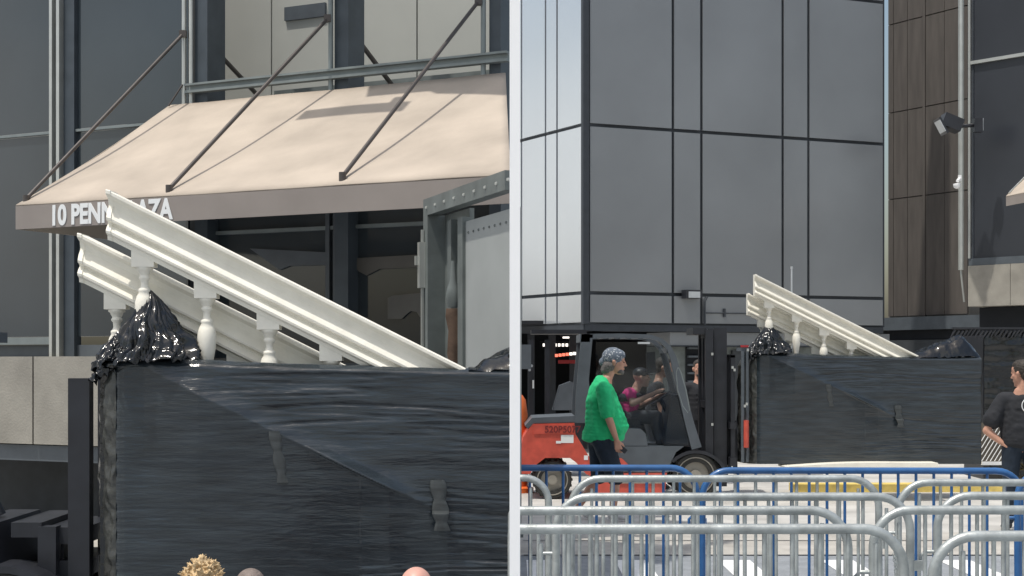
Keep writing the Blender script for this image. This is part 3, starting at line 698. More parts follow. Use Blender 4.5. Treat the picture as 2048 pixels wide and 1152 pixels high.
# dark hall behind the overhang
hall = thing('ground_floor_hall', 'dark open ground floor hall behind the forklift, under the corner building', 'building', (0,34,0), world=True)
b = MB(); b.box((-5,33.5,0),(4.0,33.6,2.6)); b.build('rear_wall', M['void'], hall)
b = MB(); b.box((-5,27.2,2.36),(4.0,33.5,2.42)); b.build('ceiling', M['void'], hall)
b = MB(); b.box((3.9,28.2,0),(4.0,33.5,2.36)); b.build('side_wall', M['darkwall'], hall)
for k in range(3):
    p = P(1063+k*42,700,29.5); b = MB(); b.box((p.x-.08,29.4,0),(p.x+.06,29.6,2.36)); b.build('pillar', M['joint'], hall)
ls = thing('light_row', 'row of small white lit lamps deep in the dark hall, left of the forklift cab', 'lamps', P(1110,692,30), world=True)
for k in range(8):
    p = P(1088+k*7.6,690,30); b = MB(); b.box((p.x-.024,29.98,p.z-.03),(p.x+.024,30.02,p.z+.03)); b.build('lamp', M['lampon'], ls)
b = MB(); p = P(1112,683,30); b.box((p.x-.32,29.99,p.z-.012),(p.x+.28,30.03,p.z+.004)); b.build('rail', M['black'], ls)
rs = thing('red_light_row', 'glowing red and orange lamps in a row below the white lamps in the dark hall', 'lamps', P(1135,710,29), world=True)
for k in range(7):
    p = P(1113+k*7.2,711-k*.8,29); b = MB(); b.box((p.x-.028,28.98,p.z-.028),(p.x+.028,29.02,p.z+.028)); b.build('lamp', M['redlamp' if k not in (4,5) else 'lampon'], rs, bevel=.006)
b = MB(); p = P(1137,722,29); b.box((p.x-.2,28.99,p.z-.05),(p.x+.22,29.05,p.z+.02)); b.build('housing', M['tail'], rs)
hs = thing('ceiling_light', 'single bright strip light under the dark ceiling edge left of the forklift cab roof', 'lamp', P(1132,675,28.5), world=True)
p = P(1132,675,28.5); b = MB(); b.box((p.x-.06,28.45,p.z-.015),(p.x+.06,28.6,p.z+.015)); b.build('tube', M['lampon'], hs)
b = MB(); b.box((p.x-.1,28.44,p.z+.016),(p.x+.12,28.62,p.z+.05)); b.build('housing', M['black'], hs)
# dark vehicle parked at the back left
dv = thing('dark_machine', 'dark parked lift machine with seat and posts behind the rear of the red forklift', 'machine', (P(1100,0,22).x,22,0), world=True)
s22 = 22/F
b = MB(); a0 = P(1046,845,22); a1 = P(1165,790,22); b.box((a0.x,21.8,.3),(a1.x,22.6,a0.z+.02)); b.build('body', M['black'], dv, bevel=.03)
for px in (1062,1094,1168):
    a0 = P(px,680,22); b = MB(); b.box((a0.x-.035,21.85,.4),(a0.x+.035,21.95,a0.z)); b.build('post', M['black'], dv, bevel=.01)
a0 = P(1062,668,22); a1 = P(1172,660,22); b = MB(); b.box((a0.x,21.8,a0.z),(a1.x,22.6,a1.z)); b.build('roof', M['black'], dv, bevel=.02)
a0 = P(1105,820,22); b = MB(); b.prism([(a0.x,a0.z),(a0.x+.10,a0.z+.36),(a0.x+.26,a0.z+.42),(a0.x+.36,a0.z+.38),(a0.x+.34,a0.z)], 21.9, 22.3); b.build('seat_back', M['fgrey'], dv, bevel=.04)
a0 = P(1056,722,22)
for k, (dx,dz) in enumerate(((0,0),(.05,-.07),(-.03,-.08),(.02,-.13),(-.02,.05))):
    b = MB(); c_ = (a0.x+dx-.0, 21.78, a0.z+dz); b.cyl((c_[0],21.76,c_[2]),(c_[0],21.8,c_[2]),.02); b.build('lamp_lens', M['lens'], dv, smooth=True, ang=40)
b = MB(); a0 = P(1066,768,22); b.box((a0.x-.012,21.76,a0.z-.06),(a0.x+.012,21.8,a0.z+.06)); b.build('reflector', M['letter'], dv)
a0 = P(1045,690,22); b = MB(); b.box((a0.x-.15,21.5,a0.z-.35),(a0.x+.12,21.7,a0.z)); b.build('cab_box', M['fgrey'], dv, bevel=.02)
# brown slab wall
tB = 31.0
B2 = Plane(((1774-CX)/F*tB, tB), (.534,-.845))
bs = thing('brown_slab_building', 'brown slab wall with pale joints between the grey building and the white pipe', 'building', (B2.Q.x,B2.Q.y,0), world=True)
eu = B2.U(1935)
zj = [2.9, 5.02, 6.80, 8.62, 10.6]
us2 = [0.03, B2.U(1845), B2.U(1851), eu]
b = MB()
for (a_, c_) in ((us2[0],us2[1]),(us2[2],us2[3])):
    w_ = (c_-a_)/2.2; cuts = [a_, a_+w_*.35, a_+w_*1.25, c_] if a_ < .5 else [a_, a_+w_*1.0, c_]
    for q0, q1 in zip(cuts, cuts[1:]):
        for z0, z1 in zip([2.6]+zj[1:], zj[1:]+[12]): b.box((q0+.006,-.05,z0+.012),(q1-.006,0,z1-.012),B2.m)
b.build('slab_cladding', M['slab'], bs)
b = MB(); b.box((0,-.4,0),(eu,-.045,12),B2.m); b.build('wall', M['slabj'], bs)
b = MB(); b.box((us2[1]+.005,-.05,2.6),(us2[2]-.005,.01,12),B2.m); b.build('cover_strip', M['slab'], bs)
# dock structure under it
b = MB(); b.box((B2.U(1774)-.2,-.5,2.32),(eu+1.2,.12,2.58),B2.m); b.build('dock_beam', M['fgrey'], bs, bevel=.01)
b = MB(); b.box((B2.U(1774)-.2,-.5,2.12),(eu+1.2,.02,2.315),B2.m); b.build('dock_seal', M['void'], bs)
b = MB(); b.box((B2.U(1774)-.2,-.5,1.75),(eu+1.2,.06,2.115),B2.m); b.build('dock_fascia', M['darkwall'], bs, bevel=.01)
b = MB(); b.box((B2.U(1774)-.2,-.6,0),(eu+1.2,-.1,1.745),B2.m); b.build('dock_wall', M['slab'], bs)
# right dark glass building
B3 = Plane(((1936-CX)/F*28, 28), (.67,-.742))
rg = thing('glass_building', 'dark glass building at the right edge on a beige concrete base', 'building', (B3.Q.x,B3.Q.y,0), world=True)
e3 = B3.U(2150)
zb1 = EYE+(725-532)/F*28; zb0 = EYE+(725-613)/F*28
b = MB(); b.box((0,-2.0,zb0),(B3.U(2020),0,zb1),B3.m); b.box((B3.U(2020)+.01,-2.0,zb0),(e3,0,zb1),B3.m); b.build('concrete_base', M['conc'], rg, bevel=.008)
zx = [B3.Z(1945,125), B3.Z(1945,330), 12]
b = MB(); b.box((.09,-.3,zb1+.14),(e3,-.06,zx[0]-.03),B3.m); b.build('window', M['dglass2'], rg)
b = MB(); b.box((.09,-.3,zx[0]+.03),(e3,-.06,12),B3.m); b.build('window', M['dglass2'], rg)
b = MB(); b.box((.04,-.3,zx[0]-.03),(e3,.0,zx[0]+.03),B3.m); b.build('transom', M['mull'], rg, bevel=.006)
b = MB(); b.box((.0,-.3,zb1+.003),(e3,-.02,zb1+.137),B3.m); b.build('sill_band', M['fgrey'], rg)
b = MB(); b.box((.0,-.3,zb1+.14),(.045,.0,12),B3.m); b.build('edge_trim', M['mull'], rg, bevel=.004)
b = MB(); b.box((.05,-.3,zb1+.14),(.09,-.04,12),B3.m); b.build('edge_channel', M['joint'], rg)
b = MB(); b.box((.0,-2.0,0),(e3,-.4,zb0-.01),B3.m); b.build('undercroft_wall', M['void'], rg)
# white pipe
wp = MB(); p0 = P(1922,540,28.1); p1 = P(1922,0,28.1)
wp.tube([(p0.x+.06,28.1,p0.z-.6),(p0.x+.0,28.1,p0.z-.05),(p0.x,28.1,p0.z)], .02, 8); wp.cyl((p0.x,28.1,p0.z),(p0.x,28.1,12),.05,n=14)
tag(wp.build('downpipe', M['mull'], None, smooth=True, ang=40), 'pale vertical downpipe at the corner of the dark glass building, behind the floodlight', 'pipe')
# floodlight
fo = thing('floodlight', 'black floodlight on an arm in front of the downpipe, tilted down to the left', 'floodlight', P(1965,250,27.2), world=True)
m_ = Matrix.Translation(P(1899,247,27.2)) @ Matrix.Rotation(R(22),4,'Y')
b = MB(); b.box((-.16,-.17,-.10),(.2,.17,.13),m_); b.build('housing', M['black'], fo, bevel=.03)
m_ = Matrix.Translation(P(1884,252,27.2)) @ Matrix.Rotation(R(62),4,'Y')
b = MB(); b.box((-.16,-.19,-.04),(.16,.19,.0),m_); b.build('bezel', M['black'], fo, bevel=.01)
b = MB(); b.box((-.12,-.2,-.05),(.11,.15,-.041),m_); b.build('lens', M['lens'], fo)
b = MB(); b.cyl(P(1912,253,27.2),P(1952,250,27.25),.035); b.box(P(1944,266,27.3),P(1966,236,27.15)); b.build('arm', M['black'], fo, bevel=.01)
b = MB(); b.box(P(1963.5,262,27.26),P(1967,236,27.2)); b.build('mount_plate', M['lens'], fo)
# security camera
sc = thing('security_camera', 'small white security camera low on the downpipe under the floodlight', 'camera', P(1917,365,27.8), world=True)
b = MB(); c_ = P(1914,370,27.8); b.lathe((c_.x,c_.y,c_.z-.07),[(.02,0),(.055,.02),(.07,.06),(.07,.09),(.03,.10)],16); b.build('dome', M['white'], sc, smooth=True)
b = MB(); b.cyl(P(1915,362,27.8),P(1921,355,27.9),.03); b.box(P(1916,362,27.9),P(1923,350,27.85)); b.build('bracket', M['white'], sc, bevel=.01)
# corner of another awning
a2 = thing('small_awning', 'corner of a beige awning cut off by the right edge, above the man in black', 'awning', P(2030,400,25), world=True)
dA = 25.0
pts = [(2013,391),(2075,345),(2075,322),(2052,352)]
b = MB(); q = [P(2012,392,dA),P(2080,378,dA-.8),P(2090,322,dA+.6),P(2050,352,dA+1.0)]
va = [b.bm.verts.new(p) for p in q]; vb = [b.bm.verts.new(p-Vector((0,0,.02))) for p in q]; b.bm.faces.new(va); b.bm.faces.new(vb[::-1])
for i in range(4): b.bm.faces.new((va[i],vb[i],vb[(i+1)%4],va[(i+1)%4]))
b.build('canopy', M['awn'], a2)
b = MB(); q = [P(2012,393,dA),P(2080,379,dA-.8),P(2080,399,dA-.8),P(2012,412,dA)]
va = [b.bm.verts.new(p) for p in q]; vb = [b.bm.verts.new(p+Vector((.01,.03,0))) for p in q]; b.bm.faces.new(va); b.bm.faces.new(vb[::-1])
for i in range(4): b.bm.faces.new((va[i],vb[i],vb[(i+1)%4],va[(i+1)%4]))
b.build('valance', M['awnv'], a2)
b = MB(); b.cyl(P(2018,386,dA),P(2085,318,dA+1),.014); b.build('rod', M['mull'], a2)
# right wrapped stack
ws = thing('wrapped_stack', 'tall stack wrapped in black film with a ragged top edge, behind the man in black', 'stack', P(2000,960,20), world=True)
b = MB(); g = []
xa, xb_ = P(1968,0,20).x, P(2120,0,20).x; zt_ = P(0,664,20).z
for i in range(81):
    col = []
    for j in range(61):
        x = xa+(xb_-xa)*i/80; z = zt_*(1-j/60)+.12*(j/60) + (.03*fb(i*.6,0,3) if j == 0 else 0)
        y = 20+.025*fb(x*9,0,z*3)+.02*fb(x*3,4,z*14); col.append(b.bm.verts.new((x,y,z)))
    g.append(col)
for i in range(80):
    for j in range(60): b.bm.faces.new((g[i][j], g[i][j+1], g[i+1][j+1], g[i+1][j]))
b.build('front_film', M['filmdk'], ws, smooth=True, ang=None)
b = MB(); b.box((xa+.005,20.04,.1),(xb_,20.9,zt_-.04)); b.build('core', M['black'], ws)
b = MB()
for k in range(22):
    x = P(1908+k*8.0,0,20).x; zz = P(0,660+2*math.sin(k),20).z; b.cyl((x,19.95,zz),(x-.06,19.95,zz-.10),.018,.006,n=6)
zz = P(0,657,20).z; b.box((P(1903,0,20).x,19.93,zz-.01),(xb_,20.0,zz+.015)); b.build('fringe', M['black'], ws)
# striped board
sb = thing('striped_board', 'brown board with pale diagonal stripes, seen past the elbow of the man in black', 'board', P(1985,935,19.2), world=True)
b = MB(); q0 = P(1962,925,19.2); q1 = P(2010,846,19.2); b.box((q0.x,19.2,q0.z),(q1.x,19.24,q1.z)); b.build('board', M['stripe'], sb)
b = MB()
for k in range(9):
    x0 = 1958+k*8.5-20; 
    for (xa_,ya_,xb2,yb2) in ((x0,922,x0+32,870),(x0+26,880,x0+50,840)):
        pa = P(max(xa_,1963),ya_-(max(xa_,1963)-xa_)*1.6,19.19); pb2 = P(min(xb2,2008),yb2+(xb2-min(xb2,2008))*1.6,19.19)
        if pb2.x > pa.x+.02: b.cyl(pa, pb2, .0055, n=6)
b.box((q0.x,19.16,q0.z-.03),(q1.x,19.2,q0.z+.012)); b.build('stripe', M['line'], sb)
# thin white pole
b = MB(); p0 = P(1583.5,533,19.5); b.cyl((p0.x,19.5,.3),(p0.x,19.5,p0.z),.012,n=10); b.cyl((p0.x,19.5,p0.z-.03),(p0.x,19.5,p0.z),.016,n=10)
tag(b.build('pole', M['lens'], None, smooth=True, ang=40), 'thin white pole standing up behind the small cream balustrade', 'pole')
# orange barrel on the left edge of the right view
ob = thing('traffic_barrel', 'orange plastic barrel half hidden by the white divider at the rear of the forklift', 'barrel', (P(1036,0,19.2).x,19.2,0))
b = MB(); b.lathe((0,0,0),[(.20,.0),(.2,.06),(.13,.08),(.12,.9),(.125,1.0),(.10,1.18),(.06,1.24),(.03,1.26)],20); b.build('drum', M['orange'], ob, smooth=True, ang=50)
b = MB(); b.lathe((0,0,.5),[(.128,0),(.128,.14)],20); b.build('band', M['letter'], ob, smooth=True, ang=50)

# ================================================================== barriers
def rounded(L_, H_, r, z0, rl=None):
    rl = rl or r; pts = [(0,0,z0)]
    for k in range(9): a = PI-k*PI/16; pts.append((rl+rl*math.cos(a),0,H_-rl+rl*math.sin(a)))
    for k in range(9): a = PI/2-k*PI/16; pts.append((L_-r+r*math.cos(a),0,H_-r+r*math.sin(a)))
    pts.append((L_,0,z0)); return pts
LEN = {}
def make_barrier(L_, m, label, spacing=.105, hook=True, rl=None, rr=.15):
    t = thing('crowd_barrier', label, 'barrier', group='steel crowd barriers in rows')
    H_ = 1.075-.021; tr = .0190
    b = MB(); b.tube(rounded(L_,H_,rr,.06,rl), tr, 12); b.build('frame', m, t, smooth=True, ang=60)
    b = MB(); b.cyl((0,0,.22),(L_,0,.22),.016); b.build('bottom_rail', m, t, smooth=True, ang=60)
    n = max(1, int(round(L_/spacing))-1)
    for k in range(n):
        x = L_*(k+1)/(n+1); b = MB(); zt2 = H_ if .15 < x < L_-.15 else H_-.04
        b.cyl((x,0,.22),(x,0,zt2-.012),.0085,n=8); b.build('bar', m, t, smooth=True, ang=60)
    LEN[t.name] = L_
    for x in ((.12, L_-.12) if L_ > .4 else (L_/2,)):
        b = MB(); b.tube([(x,-.28,.02),(x,-.1,.09),(x,.1,.09),(x,.28,.02)], .017, 8); b.build('foot', m, t, smooth=True, ang=60)
    if hook:
        for zz in (.80,.35):
            b = MB(); b.tube([(0,0,zz),(-.055,0,zz),(-.075,0,zz-.02),(-.075,0,zz-.08)], .009, 8); b.build('hook', m, t, smooth=True, ang=60)
    for zz in (.72,.27):
        b = MB(); b.box((L_-.012,-.012,zz),(L_+.055,.012,zz+.045)); b.build('latch', m, t, bevel=.004)
    return t
lg = lambda right, cy: (right-1026)/F*F/((cy-HY)/(EYE-1.054))
gt = make_barrier(1.6, M['galvt'], 'x'); bt = make_barrier(1.8, M['bluet'], 'x', .1); st_ = make_barrier(lg(1697,1022), M['galvt'], 'x', hook=False, rl=.02); st2 = make_barrier(lg(1808,1058), M['galvt'], 'x', hook=False, rl=.02)
mt_ = make_barrier(lg(1097,956), M['galvt'], 'x', hook=False, rl=.02, rr=.13); bt2 = make_barrier(lg(1394,936), M['bluet'], 'x', .1, hook=False, rl=.02)
used = set()
def place(src, px, cy, label, right=None, tilt=0, dy=0):
    s = (cy-HY)/(EYE-1.054); d = F/s
    o = src if src.name not in used else copy_thing(src); used.add(src.name)
    x = (px-CX)/F*d; L_ = LEN[src.name]
    if right is not None: x = (right-CX)/F*d-L_
    o.location = (x, d+dy, 0); o.rotation_euler = (R(random.uniform(-.8,.8)), R(tilt+random.uniform(-.12,.12)), R(random.uniform(-.6,.6))); o['label'] = label; return o
place(bt, 1395, 941, 'blue barrier, middle one of the three blue barriers in the farthest row', right=2046, tilt=.2)
place(bt2, 0, 936, 'blue barrier in the farthest row, leftmost, in front of the man in green', right=1394)
place(bt, 2036, 944, 'blue barrier in the farthest row, cut off by the right edge')
place(gt, 0, 957.5, 'full width grey barrier of the row nearest the blue ones', right=1757)
place(gt, 1796, 965, 'grey barrier of the row nearest the blue ones, right of the gap')
place(mt_, 0, 956, 'short grey barrier end beside the white divider, in the row nearest blue', right=1097)
place(gt, 0, 994, 'grey barrier of the third row, left end curving down before the green man', right=1822)
place(gt, 1875, 992, 'grey barrier of the third row at the right edge of the photograph')
place(st_, 0, 1022, 'grey barrier of the fourth row from the white divider to the middle', right=1697)
place(gt, 1746, 1020, 'grey barrier of the fourth row on the right, starting behind the front gap')
place(st2, 0, 1058, 'nearest grey barrier on the left, thick top rail across the bottom of the picture', right=1808)
place(gt, 1868, 1073, 'nearest grey barrier in the bottom right corner with rounded left end')
# chain
b = MB(); d = F/((1022-HY)/(EYE-1.054))
for k in range(14):
    c_ = P(1790+2*math.sin(k*.7), 1078+k*5.2, d); a = (k%2)*PI/2
    b.tube([(c_.x+.006*math.cos(q*PI/4)*math.cos(a), c_.y+.006*math.cos(q*PI/4)*math.sin(a), c_.z+.009*math.sin(q*PI/4)) for q in range(9)], .002, 5)
tag(b.build('chain', M['galvt'], None), 'thin chain hanging from a grey barrier end in the gap at lower right', 'chain')
# white divider between the two views, added as a slim post
dp_ = 4.85; b = MB(); x0 = (1019.2-CX)/F*dp_; x1 = (1040.2-CX)/F*dp_
b.box((x0,dp_,.0),(x1,dp_+.035,3.2)); po = b.build('post', M['white'], None)  # added divider between the two views
tag(po, 'slim white divider added between the two views, full height', 'post')

# ================================================================== people
def ell(bm, c, r, rot=None, sub=3):
    m_ = Matrix.Translation(c) @ (rot if rot else Matrix.Identity(4)) @ Matrix.Diagonal((r[0],r[1],r[2],1))
    bmesh.ops.create_icosphere(bm, subdivisions=sub, radius=1, matrix=m_)
def chain(bm, pts, n=7):
    """pts: list of (pos, r or (rf,rl,rz))"""
    for (p0,r0),(p1,r1) in zip(pts, pts[1:]):
        p0 = Vector(p0); p1 = Vector(p1)
        r0 = Vector((r0,)*3) if not isinstance(r0,(tuple,list)) else Vector(r0); r1 = Vector((r1,)*3) if not isinstance(r1,(tuple,list)) else Vector(r1)
        L_ = (p1-p0).length; k = max(2, int(L_/max(.006, min(min(r0), min(r1))*.45)))
        for i in range(k+1):
            t = i/k; ell(bm, p0.lerp(p1,t), r0.lerp(r1,t), sub=2)
DG = None
def remesh(bm, vox, sm=6, disp=0, dsize=.1):
    me = bpy.data.meshes.new('m'); bm.to_mesh(me); bm.free()
    o = bpy.data.objects.new('tmp', me); C.objects.link(o)
    r = o.modifiers.new('r','REMESH'); r.mode = 'VOXEL'; r.voxel_size = vox; r.use_smooth_shade = True
    s = o.modifiers.new('s','SMOOTH'); s.factor = .5; s.iterations = sm
    if disp:
        tx = bpy.data.textures.new('t','CLOUDS'); tx.noise_scale = dsize; dm = o.modifiers.new('d','DISPLACE'); dm.texture = tx; dm.strength = disp; dm.mid_level = .5
    dg = bpy.context.evaluated_depsgraph_get(); out = bpy.data.meshes.new_from_object(o.evaluated_get(dg))
    bpy.data.objects.remove(o); return out
def hand(bm, w_, d_, nrm, thumb, curl=.5, s=1.0):
    """w_ wrist, d_ pointing dir, nrm palm normal, thumb side dir"""
    w_, d_, nrm, thumb = (Vector(v) for v in (w_, d_, nrm, thumb)); d_.normalize(); nrm.normalize(); side = thumb.normalized()
    for t in (0,.25,.5,.75,1):
        for q in (-1,-.33,.33,1): ell(bm, w_+d_*(.02+.075*t)*s+side*q*(.018+.012*t)*s, (.016*s,)*3, sub=2)
    for i, (q, L_) in enumerate(((1,.068),(.35,.078),(-.35,.072),(-1,.056))):
        b0 = w_+d_*.095*s+side*q*.031*s; a = .0; p = b0
        for k in range(3):
            a += curl*(.55+.2*k); dd = d_*math.cos(a)+nrm*math.sin(a); p2 = p+dd*L_*s*(.45,.32,.25)[k]
            chain(bm, [(p,.0095*s-k*.001),(p2,.009*s-k*.001)]); p = p2
    b0 = w_+d_*.03*s+side*.03*s; p1 = b0+(d_*.55+side*.7+nrm*.3).normalized()*.035*s; p2 = p1+(d_*.85+side*.2+nrm*.45).normalized()*.03*s
    chain(bm, [(b0,.014*s),(p1,.011*s),(p2,.009*s)])
def head(bm, c, R3, s=1.0, part='skin'):
    """c centre of head; R3 rotation; local f=+x l=+y z up; head height .24"""
    def E(p, r, sub=3): ell(bm, Vector(c)+R3@(Vector(p)*s), [q*s for q in r], R3.to_4x4(), sub)
    if part == 'skin':
        E((-.012,0,.035),(.095,.075,.088)); E((.02,0,-.02),(.072,.062,.085)); E((.045,0,-.075),(.04,.042,.036)); E((.068,0,-.092),(.022,.024,.02))
        E((.035,0,.045),(.06,.06,.06)); E((.082,0,.018),(.016,.045,.014)); E((.098,0,-.005),(.012,.010,.022)); E((.108,0,-.022),(.015,.013,.012)); E((.094,.013,-.026),(.01,.008,.008)); E((.094,-.013,-.026),(.01,.008,.008))
        E((.088,0,-.052),(.012,.022,.006)); E((.085,0,-.062),(.012,.019,.007)); E((.05,.042,-.012),(.03,.02,.022)); E((.05,-.042,-.012),(.03,.02,.022))
        for sy in (-1,1): E((-.008,sy*.078,-.005),(.018,.009,.03)); E((-.012,sy*.086,.008),(.016,.007,.018))
        E((-.03,0,-.06),(.05,.05,.05))
def person(name, label, loc, yaw, J, skin, clothes, vox=.008, headrot=(0,0,0), hs=1.0, hands=None):
    """J joints dict in local (f,l,z)"""
    t = thing(name, label, 'person', loc, yaw)
    R3 = (Matrix.Rotation(headrot[2],3,'Z') @ Matrix.Rotation(headrot[1],3,'Y') @ Matrix.Rotation(headrot[0],3,'X'))
    bm = bmesh.new(); head(bm, J['head'], R3, hs)
    nk = Vector(J['neck']); hc = Vector(J['head'])
    chain(bm, [(hc+R3@Vector((-.03,0,-.06)),.056),(nk,.06)])
    chain(bm, [(nk,(.06,.08,.05)),(J['chest'],(.10,.15,.12)),(J['waist'],(.10,.14,.12)),(J['pelvis'],(.10,.15,.10))])
    for sd in ('R','L'):
        chain(bm, [(J['sh'+sd],.05),(J['el'+sd],.04)]); chain(bm, [(J['el'+sd],.042),(Vector(J['el'+sd]).lerp(Vector(J['wr'+sd]),.3),.041),(J['wr'+sd],.026)])
        chain(bm, [(J['hip'+sd],.08),(J['kn'+sd],.052)]); chain(bm, [(J['kn'+sd],.052),(Vector(J['kn'+sd]).lerp(Vector(J['an'+sd]),.3),.055),(J['an'+sd],.035)])
        a = Vector(J['an'+sd]); chain(bm, [(a,(.035,.032,.03)),(Vector(J['toe'+sd]),(.03,.035,.02))])
        if hands and sd in hands:
            d_, n_, th, cu = hands[sd]; hand(bm, J['wr'+sd], d_, n_, th, cu)
        else: hand(bm, J['wr'+sd], Vector(J['wr'+sd])-Vector(J['el'+sd]), (0,-1 if sd=='L' else 1,0), (1,0,0), .5)
    link('body', remesh(bm, vox, 4), skin, t, True)
    bm = bmesh.new()
    for sy in (-1,1): ell(bm, hc+R3@(Vector((.088,sy*.029,.006))*hs), (.007*hs,.013*hs,.006*hs), R3.to_4x4(), 2)
    me = bpy.data.meshes.new('e'); bm.to_mesh(me); bm.free(); link('eyes', me, M['eye'], t, True)
    for (nm, m_, fn, v_, sm, dsp, dsz) in clothes:
        bm = bmesh.new(); fn(bm, J, hc, R3, hs); link(nm, remesh(bm, v_, sm, dsp, dsz), m_, t, True)
    return t
def shoes(bm, J, hc, R3, hs):
    for sd in ('R','L'):
        a = Vector(J['an'+sd]); to = Vector(J['toe'+sd]); chain(bm, [(a+Vector((-.01,0,-.015)),(.048,.042,.045)),(a.lerp(to,.5),(.045,.044,.038)),(to,(.045,.044,.03))])
def hair_short(bm, J, hc, R3, hs):
    def E(p, r): ell(bm, hc+R3@(Vector(p)*hs), [q*hs for q in r], R3.to_4x4(), 3)
    E((-.022,0,.045),(.096,.081,.092)); E((.01,0,.085),(.075,.065,.05)); E((-.06,0,-.01),(.055,.07,.07))
def trousers(r0=.105, r1=.075, r2=.06, waist=True):
    def f(bm, J, hc, R3, hs):
        chain(bm, [(Vector(J['pelvis'])+Vector((0,0,.06)),(.12,.165,.07)),(J['pelvis'],(.125,.17,.09))])
        for sd in ('R','L'): 
            an = Vector(J['an'+sd]); kn = Vector(J['kn'+sd]); chain(bm, [(J['hip'+sd],r0),(kn,r1),(kn.lerp(an,.9),r2)])
    return f
def shirt(bel=(.13,.18,.13), belc=None, sleeve=.75, sr=.065, hem=None):
    def f(bm, J, hc, R3, hs):
        ch = Vector(J['chest']); wa = Vector(J['waist']); pe = Vector(J['pelvis']); nk = Vector(J['neck'])
        chain(bm, [(nk-Vector((0,0,.055)),(.075,.10,.04)),(ch+Vector((0,0,.06)),(.115,.17,.09)),(ch,(.13,.185,.12)),(wa,bel),(pe+Vector((0,0,hem or .0)),(bel[0]*.98,bel[1]*1.0,.07))])
        for sd in ('R','L'):
            s_ = Vector(J['sh'+sd]); e_ = Vector(J['el'+sd]); chain(bm, [(ch+Vector((0,0,.08)),.085),(s_,.07),(s_.lerp(e_,sleeve),sr)])
    return f
# --- man in green (faces +x), loc scale 190 px/m at y 1040
J = dict(head=(.125,0,1.66), neck=(.045,0,1.49), chest=(.0,0,1.27), waist=(.03,0,1.05), pelvis=(-.01,0,.86),
  shR=(.0,-.2,1.38), elR=(.05,-.27,1.08), wrR=(.13,-.25,.86), shL=(.0,.2,1.38), elL=(-.02,.27,1.08), wrL=(.1,.27,.88),
  hipR=(.0,-.09,.84), knR=(.13,-.1,.46), anR=(.10,-.1,.075), toeR=(.25,-.11,.035), hipL=(-.03,.09,.84), knL=(-.03,.1,.46), anL=(-.26,.1,.12), toeL=(-.14,.1,.035))
def green_shirt(bm, J, hc, R3, hs):
    chain(bm, [((.0,0,1.50),(.075,.085,.03)),((-.01,0,1.40),(.12,.17,.07)),((-.01,0,1.36),(.135,.18,.08)),((-.005,0,1.25),(.185,.20,.12)),((.03,0,1.08),(.225,.215,.12)),((.045,0,.99),(.245,.225,.10)),((.012,0,.90),(.24,.215,.07)),((.004,0,.855),(.235,.215,.04))])
    for sd in ('R','L'):
        s_ = Vector(J['sh'+sd]); e_ = Vector(J['el'+sd]); chain(bm, [((0,0,1.38),.09),(s_,.088),(s_.lerp(e_,.55),.088),(s_.lerp(e_,.78),.085)])
def bandana_f(bm, J, hc, R3, hs):
    def E(p, r): ell(bm, hc+R3@(Vector(p)*hs), [q*hs for q in r], R3.to_4x4(), 4)
    E((-.016,0,.052),(.104,.086,.092)); E((.035,0,.07),(.066,.072,.055)); E((-.115,0,.0),(.03,.03,.04))
def back_hair(bm, J, hc, R3, hs):
    def E(p, r): ell(bm, hc+R3@(Vector(p)*hs), [q*hs for q in r], R3.to_4x4(), 3)
    E((-.045,0,-.03),(.07,.078,.07)); E((-.07,0,-.07),(.055,.066,.05)); E((-.06,0,-.05),(.062,.072,.06)); E((-.015,0,-.01),(.05,.082,.04))
def beard(bm, J, hc, R3, hs):
    def E(p, r): ell(bm, hc+R3@(Vector(p)*hs), [q*hs for q in r], R3.to_4x4(), 3)
    E((.074,0,-.088),(.024,.03,.024)); E((.052,.026,-.08),(.03,.02,.024)); E((.052,-.026,-.08),(.03,.02,.024)); E((.092,0,-.042),(.010,.022,.006))
dG = F/190
man = person('person', 'walking man in bright green T-shirt, bandana and dark shorts before the forklift', (P(1205,1040,dG).x,dG,0), 0, J, M['skin'],
  [('shirt', M['green'], green_shirt, .010, 4, .034, .10), ('shorts', M['navy'], lambda bm,J,hc,R3,hs: (chain(bm,[((-.0,0,.90),(.12,.15,.05)),((-.01,0,.84),(.145,.16,.07))]), [chain(bm,[(J['hip'+s_],.125),(Vector(J['kn'+s_]),.095)]) for s_ in 'RL']), .011, 5, .012, .06),
   ('bandana', M['bandana'], bandana_f, .007, 4, .004, .03), ('hair', M['hairg'], back_hair, .007, 2, .012, .02), ('beard', M['hairg'], beard, .006, 2, .006, .02),
   ('shoes', M['shoe'], shoes, .008, 4, 0, .1)], vox=.0065, headrot=(0,.05,0), hs=1.12, hands={'R':((.25,0,-1),(.0,1,0),(1,0,0),.75)})
b = MB(); b.box((.15,-.29,.72),(.20,-.27,.83)); ph = b.build('phone', M['black'], None, bevel=.004)
ph.location = (man.location.x+.19,dG-.25,.765); ph.rotation_euler = (0,R(-50),0); ph.data.transform(Matrix.Translation((0,0,-.05)))
tag(ph, 'black phone held in the right hand of the man in green', 'phone')
